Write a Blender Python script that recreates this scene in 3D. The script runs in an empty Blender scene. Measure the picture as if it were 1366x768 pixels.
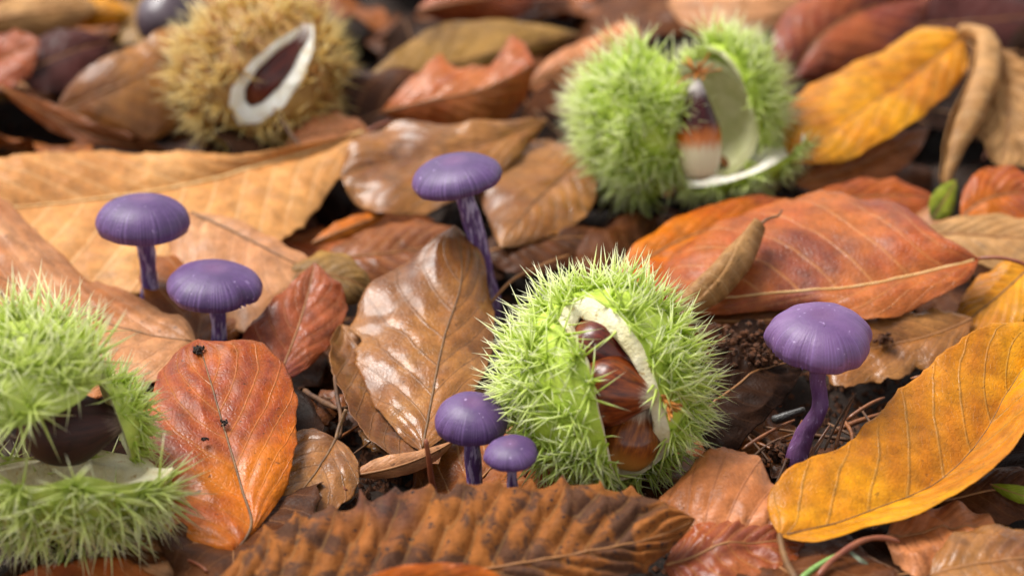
import bpy, math, random
import numpy as np
from mathutils import Vector, Matrix

# ------------------------------------------------------------------ camera, sky, sun, exposure
PITCH = math.radians(28.0)
DIST = 0.90                      # camera to the middle of the litter
FPX = 3960.0                     # focal length in photograph pixels (1366 wide)
TARGET = np.array([0.0, 0.0, 0.015])
FWD = np.array([0.0, math.cos(PITCH), -math.sin(PITCH)])
RIGHT = np.array([1.0, 0.0, 0.0])
UP = np.array([0.0, math.sin(PITCH), math.cos(PITCH)])
CAM = TARGET - FWD * DIST

scene = bpy.context.scene
col = scene.collection
cd = bpy.data.cameras.new('camera')
cam = bpy.data.objects.new('camera', cd)
col.objects.link(cam)
cam.location = CAM
cam.rotation_euler = (math.pi / 2 - PITCH, 0, 0)
cd.sensor_width = 36.0
cd.sensor_fit = 'HORIZONTAL'
cd.lens = 36.0 * FPX / 1366.0
cd.clip_start = 0.02
cd.clip_end = 100.0
cd.dof.use_dof = True
cd.dof.focus_distance = 0.830
cd.dof.aperture_fstop = cd.lens / 13.5      # 13.5 mm entrance pupil
scene.camera = cam

world = bpy.data.worlds.new('World')
scene.world = world
world.use_nodes = True
wn, wl = world.node_tree.nodes, world.node_tree.links
bg = wn['Background']
sky = wn.new('ShaderNodeTexSky')
sky.sky_type = 'NISHITA'
sky.sun_disc = False
SUN_EL, SUN_AZ = math.radians(60), math.radians(-62)
sky.sun_elevation = SUN_EL
sky.sun_rotation = SUN_AZ
sky.dust_density = 1.0
sky.air_density = 1.0
hs = wn.new('ShaderNodeHueSaturation')          # cloud cover: hardly any blue left
hs.inputs['Saturation'].default_value = 0.06
wl.new(sky.outputs[0], hs.inputs['Color'])
wl.new(hs.outputs[0], bg.inputs[0])
bg.inputs[1].default_value = 0.06

sd = bpy.data.lights.new('sun', 'SUN')
sd.energy = 1.5
sd.angle = math.radians(28)
sd.color = (1.0, 0.97, 0.92)
sun = bpy.data.objects.new('sun', sd)
col.objects.link(sun)
sdir = Vector((math.sin(SUN_AZ) * math.cos(SUN_EL), math.cos(SUN_AZ) * math.cos(SUN_EL), math.sin(SUN_EL)))
sun.rotation_euler = sdir.to_track_quat('Z', 'Y').to_euler()
sun.location = sdir * 3

scene.view_settings.view_transform = 'Standard'
scene.view_settings.look = 'None'
scene.view_settings.exposure = 1.8
scene.view_settings.gamma = 1.0
scene.render.resolution_x, scene.render.resolution_y = 1024, 575

rng = np.random.default_rng(7)
random.seed(7)


# ------------------------------------------------------------------ helpers
def at(px, py, z):
    """point at height z (cm) that the photograph shows at pixel px, py"""
    d = FWD + RIGHT * ((px - 683.0) / FPX) - UP * ((py - 384.0) / FPX)
    k = (z * 0.01 - CAM[2]) / d[2]
    return CAM + d * k


def ray(px, py):
    d = FWD + RIGHT * ((px - 683.0) / FPX) - UP * ((py - 384.0) / FPX)
    return d / np.linalg.norm(d)


def pts(lst):
    return np.array([at(*p) for p in lst])


def lin(h):
    h = h.lstrip('#')
    c = [int(h[i:i + 2], 16) / 255 for i in (0, 2, 4)]
    return tuple(((x + .055) / 1.055) ** 2.4 if x > .04045 else x / 12.92 for x in c) + (1.0,)


def spline(P, ts):
    """smooth curve through P, chord-length parameter 0..1"""
    P = np.asarray(P, float)
    if len(P) == 2:
        return P[0] + (P[1] - P[0]) * ts[:, None]
    d = np.linalg.norm(np.diff(P, axis=0), axis=1)
    d = np.maximum(d, 1e-6)
    s = np.concatenate([[0], np.cumsum(d)])
    s /= s[-1]
    T = np.zeros_like(P)
    sl = np.diff(P, axis=0) / np.diff(s)[:, None]
    h = np.diff(s)
    T[1:-1] = (sl[:-1] * h[1:, None] + sl[1:] * h[:-1, None]) / (h[1:] + h[:-1])[:, None]
    T[0] = 2 * sl[0] - T[1]
    T[-1] = 2 * sl[-1] - T[-2]
    i = np.clip(np.searchsorted(s, ts, side='right') - 1, 0, len(P) - 2)
    hh = h[i]
    x = ((ts - s[i]) / hh)[:, None]
    hh = hh[:, None]
    return ((2 * x**3 - 3 * x**2 + 1) * P[i] + (x**3 - 2 * x**2 + x) * hh * T[i]
            + (-2 * x**3 + 3 * x**2) * P[i + 1] + (x**3 - x**2) * hh * T[i + 1])


def wob(P, scale, seed, n=6):
    """smooth pseudo noise in about -1..1"""
    r = np.random.default_rng(seed)
    P = np.asarray(P, float)
    out = np.zeros(P.shape[:-1])
    for k in range(n):
        v = r.normal(size=P.shape[-1])
        v = v / np.linalg.norm(v) * scale * (0.6 + 1.2 * r.random())
        out += np.sin(P @ v + r.random() * 6.28)
    return out / math.sqrt(n) / 1.2


def mesh_obj(name, verts, faces, mat, parent=None, loc=None, smooth=True, attrs=None):
    me = bpy.data.meshes.new(name)
    v = np.asarray(verts, float)
    if loc is None:
        loc = np.zeros(3)
    me.from_pydata((v - loc).tolist(), [], faces)
    if attrs:
        for k, a in attrs.items():
            at_ = me.attributes.new(k, 'FLOAT', 'POINT')
            at_.data.foreach_set('value', np.asarray(a, np.float32).ravel())
    if smooth:
        me.polygons.foreach_set('use_smooth', [True] * len(me.polygons))
    if mat is not None:
        me.materials.append(mat)
    me.update()
    o = bpy.data.objects.new(name, me)
    col.objects.link(o)
    if parent is not None:
        o.parent = parent
        pl = np.array(parent['_w']) if '_w' in parent else np.array(parent.location)
        o.location = np.asarray(loc) - pl
    else:
        o.location = loc
    o['_w'] = [float(x) for x in loc]
    return o


def tag(o, label=None, cat=None, group=None, kind=None):
    if label: o['label'] = label
    if cat: o['category'] = cat
    if group: o['group'] = group
    if kind: o['kind'] = kind
    return o


def empty(name, loc, label, cat, group=None):
    o = bpy.data.objects.new(name, None)
    col.objects.link(o)
    o.location = loc
    o.empty_display_size = 0.01
    o['_w'] = [float(x) for x in loc]
    return tag(o, label, cat, group)


def grid_faces(nr, nc, off=0, wrap=False, flip=False):
    f = []
    for i in range(nr - 1):
        for j in range(nc if wrap else nc - 1):
            k = (j + 1) % nc
            q = (off + i * nc + j, off + i * nc + k, off + (i + 1) * nc + k, off + (i + 1) * nc + j)
            f.append(q[::-1] if flip else q)
    return f


def tube_geo(P, R, nseg=8, seed=0, rough=0.0, cap=True):
    """verts, faces of a tube along points P with radii R"""
    P = np.asarray(P, float)
    n = len(P)
    R = np.broadcast_to(np.asarray(R, float), (n,))
    T = np.gradient(P, axis=0)
    T /= np.linalg.norm(T, axis=1)[:, None] + 1e-12
    ref = np.array([0, 0, 1.0]) if abs(T[0][2]) < .9 else np.array([1.0, 0, 0])
    V = []
    a = np.linspace(0, 2 * math.pi, nseg, endpoint=False)
    u = np.cross(T[0], ref); u /= np.linalg.norm(u)
    for i in range(n):
        u = u - T[i] * (u @ T[i]); u /= np.linalg.norm(u)
        w = np.cross(T[i], u)
        ring = P[i] + R[i] * (np.cos(a)[:, None] * u + np.sin(a)[:, None] * w)
        V.append(ring)
    V = np.concatenate(V)
    if rough:
        c = np.repeat(P, nseg, axis=0)
        V = c + (V - c) * (1 + rough * wob(V, 900, seed))[:, None]
    F = grid_faces(n, nseg, 0, True)
    if cap:
        F.append(tuple(range(nseg))[::-1])
        F.append(tuple(range((n - 1) * nseg, n * nseg)))
    return V, F


def join(geos):
    V, F, o = [], [], 0
    for v, f in geos:
        V.append(np.asarray(v)); F += [tuple(i + o for i in q) for q in f]; o += len(v)
    return np.concatenate(V), F


# ------------------------------------------------------------------ materials
class NT:
    def __init__(self, name):
        self.m = bpy.data.materials.new(name)
        self.m.use_nodes = True
        self.n, self.l = self.m.node_tree.nodes, self.m.node_tree.links
        self.p = self.n['Principled BSDF']
        self.out = self.n['Material Output']

    def link(self, a, b): self.l.new(a, b)

    def setin(self, sock, v):
        if isinstance(v, bpy.types.NodeSocket): self.l.new(v, sock)
        elif v is not None: sock.default_value = v

    def math(self, op, a, b=None, c=None, clamp=False):
        n = self.n.new('ShaderNodeMath'); n.operation = op; n.use_clamp = clamp
        self.setin(n.inputs[0], a); self.setin(n.inputs[1], b)
        if c is not None: self.setin(n.inputs[2], c)
        return n.outputs[0]

    def mix(self, f, a, b, mode='MIX'):
        n = self.n.new('ShaderNodeMix'); n.data_type = 'RGBA'; n.blend_type = mode
        self.setin(n.inputs['Factor'], f)
        self.setin(n.inputs[6], a); self.setin(n.inputs[7], b)
        return n.outputs[2]

    def rng(self, v, a, b, c=0.0, d=1.0, smooth=True):
        n = self.n.new('ShaderNodeMapRange')
        n.interpolation_type = 'SMOOTHSTEP' if smooth else 'LINEAR'
        self.setin(n.inputs[0], v)
        for k, x in zip((1, 2, 3, 4), (a, b, c, d)): self.setin(n.inputs[k], x)
        return n.outputs[0]

    def coord(self, rand=True, scale=None):
        t = self.n.new('ShaderNodeTexCoord')
        o = t.outputs['Object']
        if scale:
            mp = self.n.new('ShaderNodeMapping'); mp.inputs['Scale'].default_value = scale
            self.link(o, mp.inputs[0]); o = mp.outputs[0]
        if rand:
            i = self.n.new('ShaderNodeObjectInfo')
            m = self.math('MULTIPLY', i.outputs['Random'], 37.0)
            a = self.n.new('ShaderNodeVectorMath'); a.operation = 'ADD'
            self.link(o, a.inputs[0]); self.link(m, a.inputs[1])
            o = a.outputs[0]
        return o

    def noise(self, v, scale, detail=3.0, rough=.55, dist=0.0):
        n = self.n.new('ShaderNodeTexNoise')
        self.link(v, n.inputs['Vector'])
        n.inputs['Scale'].default_value = scale
        n.inputs['Detail'].default_value = detail
        n.inputs['Roughness'].default_value = rough
        n.inputs['Distortion'].default_value = dist
        return n.outputs[0]

    def voro(self, v, scale, feature='F1'):
        n = self.n.new('ShaderNodeTexVoronoi'); n.feature = feature
        self.link(v, n.inputs['Vector']); n.inputs['Scale'].default_value = scale
        return n.outputs['Distance']

    def attr(self, name):
        n = self.n.new('ShaderNodeAttribute'); n.attribute_name = name
        return n.outputs['Fac']

    def bump(self, h, dist, strength=1.0, normal=None):
        n = self.n.new('ShaderNodeBump')
        n.inputs['Distance'].default_value = dist
        n.inputs['Strength'].default_value = strength
        self.link(h, n.inputs['Height'])
        if normal is not None: self.link(normal, n.inputs['Normal'])
        return n.outputs[0]


def rich(h, k=1.06, g=.95):
    c = np.array(lin(h)[:3]); l = c @ np.array([.3, .59, .11])
    return tuple(np.clip((l + (c - l) * k) * g, .002, 1)) + (1.0,)


def leaf_mat(name, c1, c2, c3=None, vein=None, vstr=.5, blot=.25, spots=.4, rough=.42, coat=.25, crough=.22,
             dark='2a1a12', trans=.10, spec=.24, bt=.60):
    """dead leaf: mottled colour, side veins from the mesh, blotches and specks, fine net relief, damp sheen"""
    t = NT(name)
    c1, c2 = rich(c1), rich(c2)
    c3 = rich(c3) if c3 else c2
    vein = lin(vein) if vein else c1
    co = t.coord()
    n1 = t.noise(co, 38, 4, .6, .4)
    n2 = t.noise(co, 190, 6, .68)
    n3 = t.noise(co, 24, 3, .5)
    s = t.attr('vs'); w = t.attr('uu')
    d = t.math('ABSOLUTE', t.math('SUBTRACT', t.math('FRACT', t.math('ADD', s, 0.5)), 0.5))
    base = t.mix(t.rng(n1, .36, .64), c1, c2)
    base = t.mix(t.rng(n3, .46, .62), base, c3)
    # between-vein streaking
    base = t.mix(t.math('MULTIPLY', t.rng(d, .5, .12), .2), base, c2)
    m2 = t.rng(n2, .3, .7, .62, 1.28, False)
    cb = t.n.new('ShaderNodeCombineColor')
    for i in range(3): t.link(m2, cb.inputs[i])
    base = t.mix(1.0, base, cb.outputs[0], 'MULTIPLY')
    # blotches of decay
    nb = t.noise(co, 70, 5, .62, .6)
    base = t.mix(t.math('MULTIPLY', t.rng(nb, bt - .12 * blot, bt + .10 - .12 * blot), blot), base, lin(dark))
    ns = t.noise(co, 520, 2, .5)
    base = t.mix(t.math('MULTIPLY', t.rng(ns, .68 - .14 * max(0, spots - .6), .74 - .1 * max(0, spots - .6)), spots), base, lin(dark))
    # veins
    wv = t.noise(co, 300, 2, .5)
    vm = t.math('MULTIPLY', t.rng(d, .075, .02), t.rng(w, 1.0, .75))
    vm = t.math('MULTIPLY', vm, t.math('MULTIPLY', t.rng(wv, .3, .55, .35, 1.0), vstr))
    base = t.mix(vm, base, vein)
    net = t.voro(co, 620, 'DISTANCE_TO_EDGE')
    base = t.mix(t.math('MULTIPLY', t.rng(net, .09, .0), .16 * vstr + .04), base, vein)
    t.link(base, t.p.inputs['Base Color'])
    nr = t.noise(co, 120, 4, .6)
    t.link(t.rng(nr, .3, .7, rough - .12, rough + .16), t.p.inputs['Roughness'])
    t.p.inputs['Specular IOR Level'].default_value = spec
    t.p.inputs['Coat Weight'].default_value = coat * .55
    t.link(t.rng(n3, .35, .65, crough - .08, crough + .14), t.p.inputs['Coat Roughness'])
    t.p.inputs['Coat IOR'].default_value = 1.36
    h = t.math('ADD', t.math('MULTIPLY', t.rng(net, 0, .25), .55), t.math('MULTIPLY', n2, 1.1))
    h = t.math('ADD', h, t.math('MULTIPLY', t.noise(co, 900, 3, .6), .5))
    lad = t.math('ABSOLUTE', t.math('SUBTRACT', t.math('FRACT', t.math('ADD', t.math('MULTIPLY', w, 15.0), t.math('MULTIPLY', t.noise(co, 150, 2, .5), 5.0))), .5))
    h = t.math('ADD', h, t.math('MULTIPLY', t.rng(lad, .07, .0), .5))
    h = t.math('ADD', h, t.math('MULTIPLY', t.rng(d, .06, .0), 1.3))
    b = t.bump(h, .00017, .65)
    t.link(b, t.p.inputs['Normal'])
    tr = t.n.new('ShaderNodeBsdfTranslucent')
    t.link(base, tr.inputs[0])
    ms = t.n.new('ShaderNodeMixShader'); ms.inputs[0].default_value = trans
    t.link(t.p.outputs[0], ms.inputs[1]); t.link(tr.outputs[0], ms.inputs[2])
    t.link(ms.outputs[0], t.out.inputs[0])
    return t.m


def simple_mat(name, c1, c2, scale=120, rough=.6, coat=0.0, stretch=None, bump=.0002, sss=0.0, bscale=None, c3=None):
    t = NT(name)
    co = t.coord(scale=stretch)
    n = t.noise(co, scale, 5, .62)
    base = t.mix(t.rng(n, .35, .65), lin(c1), lin(c2))
    if c3:
        base = t.mix(t.rng(t.noise(co, scale * 2.7, 4, .6), .58, .7), base, lin(c3))
    t.link(base, t.p.inputs['Base Color'])
    t.p.inputs['Roughness'].default_value = rough
    t.p.inputs['Coat Weight'].default_value = coat
    t.p.inputs['Coat Roughness'].default_value = .15
    if sss:
        t.p.inputs['Subsurface Weight'].default_value = sss
        t.p.inputs['Subsurface Radius'].default_value = (1, .6, .3)
        t.p.inputs['Subsurface Scale'].default_value = .003
    t.link(t.bump(t.noise(co, bscale or scale * 3, 4, .65), bump), t.p.inputs['Normal'])
    return t.m


LM = {
    'tan':     leaf_mat('leaf_tan', 'c4874f', 'd39a60', 'b87b45', 'e0b684', .45, .12, .5, .5, .10),
    'tan_pink': leaf_mat('leaf_tan_pink', 'b98058', 'c89268', 'a8683e', 'a06a48', .4, .14, .6, .46, .18),
    'brown':   leaf_mat('leaf_brown', '8a4c24', 'a05e30', '6e3a1c', 'b98455', .45, .3, .4, .36, .45, .16),
    'glossy':  leaf_mat('leaf_glossy_brown', '8f5a30', 'a5713f', '6e4022', '6d4a30', .5, .35, .5, .32, .9, .16),
    'orange':  leaf_mat('leaf_orange', 'b4541c', 'c87024', '8c3e24', 'cc8438', .25, .22, .6, .38, .25),
    'redor':   leaf_mat('leaf_red_orange', 'a04c26', 'b06434', '7e3c2a', 'c8864a', .4, .22, .35, .36, .6, .24),
    'red':     leaf_mat('leaf_red', '8c4224', '9c5230', '70322a', 'b06a3a', .4, .28, .5, .36, .4, .18),
    'yellow':  leaf_mat('leaf_yellow_orange', 'c87e1e', 'd4922c', 'b06a22', '8a6a34', .45, .10, .45, .40, .25),
    'mottled': leaf_mat('leaf_mottled', '824e2c', '925a30', '5c3a30', '9a7448', .3, .8, 1.0, .7, .0, .3, '3a2a26', spec=.1, bt=.565),
    'darkwet': leaf_mat('leaf_dark_wet', '24140d', '301c11', '1a0e09', '4a3020', .3, .4, .4, .55, .06, .2, spec=.06),
    'darkbr':  leaf_mat('leaf_dark_brown', '4e2a16', '62381e', '3a2012', '8a5a36', .4, .4, .5, .42, .2, .16, spec=.12),  # brown deepened so the low litter carries the gap shade in its colour
    'olive':   leaf_mat('leaf_olive_brown', '8f6a38', 'a0783f', '6e4f2c', 'b08a55', .4, .3, .4, .45, .2),
    'purple':  leaf_mat('leaf_plum', '42221f', '522a26', '301a18', '6a4038', .3, .3, .4, .42, .2, .18, spec=.12),
    'green':   leaf_mat('leaf_yellow_green', '74801e', '96962a', '3f6a48', 'b0b050', .4, .15, .4, .4, .25),
    'dry':     leaf_mat('leaf_dry', 'a87a4c', 'bd9060', '8c6238', 'cba578', .4, .2, .4, .6, .0),
    'pinkbr':  leaf_mat('leaf_pink_brown', 'c07a50', 'cc8a60', 'b06a3e', '9a5c38', .55, .10, .4, .42, .3),
}
M_VEIN_D = simple_mat('vein_dark', '5a3c22', '7a5630', 300, .55)
M_VEIN_L = simple_mat('vein_light', 'c99a5c', 'd8b07a', 300, .5)
M_VEIN_B = simple_mat('vein_brown', '8a5a30', 'a06c3c', 300, .5)
M_STALK = simple_mat('stalk', '7a3a24', '8f5030', 200, .45, .2)
M_TWIG = simple_mat('twig', '4a3020', '6e4a2c', 250, .7, stretch=(1, 1, .3), bump=.0003)
M_NEEDLE = simple_mat('needle', '8a5228', '6a3a1c', 300, .45, .25)
M_CRUMB = simple_mat('crumb', '1e130d', '33211a', 500, .8, bump=.0006)
M_RUSTCR = simple_mat('rust_crumb', '6a3c1c', '3a2214', 500, .9, bump=.0008)
M_CHAR = simple_mat('dark_bark', '191512', '2b2622', 300, .5, .3, bump=.0005)
M_STEMGREEN = simple_mat('green_stem', '5f8a3a', '86a85c', 150, .45, .2)
M_BARKPALE = simple_mat('pale_bark', 'a8785a', 'c49a78', 160, .6, .2, bump=.0006, c3='6a4632')


# ------------------------------------------------------------------ leaves
def leaf_mesh(name, L, M, R, mat, nv=9, k=2.6, amp=.04, bow=(.1, .1), nt=72, nu=34, teeth=0.0, ntooth=0,
              ragged=.02, wave=.05, nwave=4, thick=.016, seed=0, converge=True, rumple=.03, notches=(), crisp=.6, bend=0.0):
    """one leaf blade lofted through left edge, midrib and right edge (metres); cm for amp, bow, wave, rumple, thick"""
    M = np.asarray(M); L = np.asarray(L); R = np.asarray(R)
    if converge:
        L = np.vstack([M[:1], L, M[-1:]]); R = np.vstack([M[:1], R, M[-1:]])
    x = np.linspace(0, 1, nt)
    ts = x * .55 + .45 * (.5 - .5 * np.cos(math.pi * x))
    if ntooth:
        ts = x
    cl, cm, cr = spline(L, ts), spline(M, ts), spline(R, ts)
    r = np.random.default_rng(seed)
    ph = r.random(8) * 6.28
    end = np.clip(np.minimum(ts, 1 - ts) / .08, 0, 1)
    for sgn, c in ((-1, cl), (1, cr)):
        f = np.ones(nt)
        rg = sum(np.sin(ts * fq * 6.28 + ph[(i + (sgn > 0) * 3) % 8]) / (i + 1.3) for i, fq in enumerate((7, 13, 23, 37)))
        f += ragged * rg * end
        if ntooth:
            q = (ts * ntooth + (.3 if sgn > 0 else 0)) % 1.0
            q = 1 - q
            f += teeth * (.75 + .5 * np.sin(np.floor(ts * ntooth) * 2.3)) * (np.where(q < .84, (1 - q / .84), (q - .84) / .16) ** 3.6 - .25) * end
        for (sd_, t0, dep, wd) in notches:
            if sd_ == sgn:
                f -= dep * np.clip(1 - np.abs(ts - t0) / wd, 0, 1) ** .7
        c[:] = cm + (c - cm) * f[:, None]
    us = np.linspace(-1, 1, nu * 2 + 1)
    W = np.abs(us)
    P = np.where((us < 0)[None, :, None], cm[:, None] * (1 - W)[None, :, None] + cl[:, None] * W[None, :, None],
                 cm[:, None] * (1 - W)[None, :, None] + cr[:, None] * W[None, :, None])
    tv = np.gradient(cm, axis=0)
    wv = cr - cl
    n = np.cross(wv, tv)
    n[0] = n[1]; n[-1] = n[-2]
    nn = np.linalg.norm(n, axis=1)[:, None]
    n = n / np.maximum(nn, 1e-12)
    n[n[:, 2] + .3 * -n[:, 1] < 0] *= -1
    for _ in range(4):
        n[1:-1] = (n[:-2] + n[1:-1] + n[2:]) / 3
    n /= np.linalg.norm(n, axis=1)[:, None]
    S = ts[:, None] * nv - (W ** 1.1)[None, :] * k * 1.0
    halfw = np.where((us < 0)[None, :], np.linalg.norm(cl - cm, axis=1)[:, None], np.linalg.norm(cr - cm, axis=1)[:, None])
    tap = np.clip(halfw / .008, 0, 1)
    bw = np.where(us < 0, bow[0], bow[1]) * 4 * W * (1 - W)
    H = bw[None, :] * tap
    H = H + amp * (np.abs(np.sin(math.pi * S)) ** crisp - .6) * (np.clip(W * 5, 0, 1) * np.clip((1 - W) * 3, .25, 1))[None, :] * tap
    side = np.where(us < 0, 0.0, 1.9)
    H = H + wave * (W ** 2)[None, :] * np.sin(ts[:, None] * nwave * 6.28 + side[None, :] + ph[0]) * tap
    H = H + rumple * (wob(P, 210, seed + 3) + .4 * wob(P, 700, seed + 4)) * tap
    cr = 1 - np.abs(wob(P, 260, seed + 7, 5)) * 1.6
    H = H + rumple * 1.1 * np.clip(cr, -.6, 1) ** 3 * tap
    H = H + .05 * np.clip((W - .8) / .2, 0, 1)[None, :] ** 2 * np.sin(ts[:, None] * 31 + ph[2] + side) * tap
    H = H + bend * np.sin(math.pi * ts)[:, None]
    P = P + n[:, None, :] * (H * .01)[..., None]
    nc = len(us)
    Pu = np.gradient(P, axis=1); Pt = np.gradient(P, axis=0)
    N = np.cross(Pu, Pt)
    ln = np.linalg.norm(N, axis=2)[..., None]
    N = np.where(ln > 1e-12, N / np.maximum(ln, 1e-12), n[:, None, :])
    sg = np.sign((N * n[:, None, :]).sum(2, keepdims=True)); sg[sg == 0] = 1
    N = N * sg
    B = P - N * thick * .01
    V = np.concatenate([P.reshape(-1, 3), B.reshape(-1, 3)])
    o = nt * nc
    F = grid_faces(nt, nc) + grid_faces(nt, nc, o, flip=True)
    for i in range(nt - 1):
        a, b = i * nc, (i + 1) * nc
        F.append((a, b, b + o, a + o))
        a, b = a + nc - 1, b + nc - 1
        F.append((b, a, a + o, b + o))
    for j in range(nc - 1):
        F.append((j + 1, j, j + o, j + 1 + o))
        a = (nt - 1) * nc + j
        F.append((a, a + 1, a + 1 + o, a + o))
    if ((np.cross(Pu, Pt) * n[:, None, :]).sum() < 0):
        F = [q[::-1] for q in F]
    vs = np.concatenate([S.ravel(), S.ravel()])
    uu = np.broadcast_to(W[None, :], (nt, nc)).ravel()
    uu = np.concatenate([uu, uu])
    rib = P[:, nu, :]
    return V, F, {'vs': vs, 'uu': uu}, rib, N[:, nu, :]


LEAVES = []


def hero(name, label, L, M, R, mat, vein='B', rib=.05, stalk=None, stalk_r=.055, cat='leaf', group=None, seed=None, **kw):
    seed = len(LEAVES) * 11 + 5 if seed is None else seed
    if kw.pop('rev', False):
        L, M, R = L[::-1], M[::-1], R[::-1]
    V, F, A, rb, rn = leaf_mesh(name, pts(L), pts(M), pts(R), LM[mat], seed=seed, **kw)
    loc = V[np.argmin(V[:, 2])].copy()
    o = mesh_obj(name, V, F, LM[mat], None, loc, True, A)
    tag(o, label, cat, group)
    vm = {'D': M_VEIN_D, 'L': M_VEIN_L, 'B': M_VEIN_B}[vein]
    if rib > 0:
        n = len(rb)
        rad = np.linspace(rib, rib * .25, n) * .01
        v, f = tube_geo((rb + rn * (rib * .002))[2:-2:2], rad[2:-2:2], 6)
        mesh_obj('midrib', v, f, vm, o, loc)
    if stalk:
        c = spline(pts(stalk), np.linspace(0, 1, 14))
        v, f = tube_geo(c, np.linspace(stalk_r, stalk_r * 1.3, 14) * .01, 8, seed, .08)
        mesh_obj('stalk', v, f, M_STALK if vein != 'D' else M_VEIN_D, o, loc)
    LEAVES.append(o)
    return o


def rolled(name, label, path, r0, mat, turns=1.6, seed=1, taper=(.35, .5), tail=None, squash=1.0):
    """a dried leaf rolled up along a path (px, py, z)"""
    nt, na = 60, 56
    c = spline(pts(path), np.linspace(0, 1, nt))
    T = np.gradient(c, axis=0); T /= np.linalg.norm(T, axis=1)[:, None]
    ref = np.array([0, 0, 1.0])
    P = np.zeros((nt, na, 3))
    a = np.linspace(0, turns * 2 * math.pi, na)
    for i in range(nt):
        u = np.cross(T[i], ref); u /= np.linalg.norm(u); w = np.cross(u, T[i])
        t = i / (nt - 1)
        env = min(1, taper[0] + t / .3 * (1 - taper[0])) * min(1, taper[1] + (1 - t) / .35 * (1 - taper[1]))
        rr = r0 * .01 * env * (.42 + .58 * a / a[-1]) * (1 + .05 * np.sin(3 * a + t * 7 + seed))
        tw = 2.2 + t * 1.6
        P[i] = c[i] + (rr * np.cos(a + tw))[:, None] * u + (rr * squash * np.sin(a + tw))[:, None] * w
    P += (wob(P, 420, seed)[..., None] * .00035)
    Pu = np.gradient(P, axis=1); Pt = np.gradient(P, axis=0)
    N = np.cross(Pu, Pt); N /= np.linalg.norm(N, axis=2)[..., None]
    B = P + N * .0003
    V = np.concatenate([P.reshape(-1, 3), B.reshape(-1, 3)]); o = nt * na
    F = grid_faces(nt, na) + grid_faces(nt, na, o, flip=True)
    for i in range(nt - 1):
        F.append((i * na, (i + 1) * na, (i + 1) * na + o, i * na + o))
        F.append(((i + 1) * na + na - 1, i * na + na - 1, i * na + na - 1 + o, (i + 1) * na + na - 1 + o))
    for j in range(na - 1):
        F.append((j + 1, j, j + o, j + 1 + o)); q = (nt - 1) * na + j; F.append((q, q + 1, q + 1 + o, q + o))
    s = np.repeat(np.linspace(0, 9, nt), na) + np.tile(np.linspace(0, 2, na), nt)
    w = np.tile(np.linspace(.1, .9, na), nt)
    loc = V[np.argmin(V[:, 2])].copy()
    ob = mesh_obj(name, V, F, LM[mat], None, loc, True, {'vs': np.tile(s, 2), 'uu': np.tile(w, 2)})
    tag(ob, label, 'leaf')
    if tail:
        cc = spline(pts(tail), np.linspace(0, 1, 12))
        v, f = tube_geo(cc, np.linspace(.06, .03, 12) * .01, 7, 3, .1)
        mesh_obj('stalk', v, f, M_VEIN_D, ob, loc)
    LEAVES.append(ob)
    return ob


# ------------------------------------------------------------------ ground: one soil sheet
def soil_h(x, y):
    p = np.stack([x, y], -1)
    return .0035 * wob(p, 45, 1) + .0018 * wob(p, 160, 2) + .0009 * wob(p, 520, 3)


g = np.concatenate([-np.geomspace(12, .45, 14), np.linspace(-.42, .42, 200), np.geomspace(.45, 12, 14)])
gx, gy = np.meshgrid(g, g, indexing='xy')
gz = soil_h(gx, gy) - .006
gv = np.stack([gx, gy, gz], -1).reshape(-1, 3)
t = NT('soil')
co = t.coord(False)
b1 = t.mix(t.rng(t.noise(co, 60, 6, .7), .35, .65), lin('241811'), lin('3b281b'))
b1 = t.mix(t.rng(t.noise(co, 500, 4, .7), .55, .7), b1, lin('54392a'))
t.link(b1, t.p.inputs['Base Color'])
t.p.inputs['Roughness'].default_value = .8
t.link(t.bump(t.noise(co, 420, 6, .75), .002), t.p.inputs['Normal'])
ground = mesh_obj('ground', gv, grid_faces(len(g), len(g)), t.m)
tag(ground, 'dark damp forest soil under the leaf litter', kind='structure')

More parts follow.
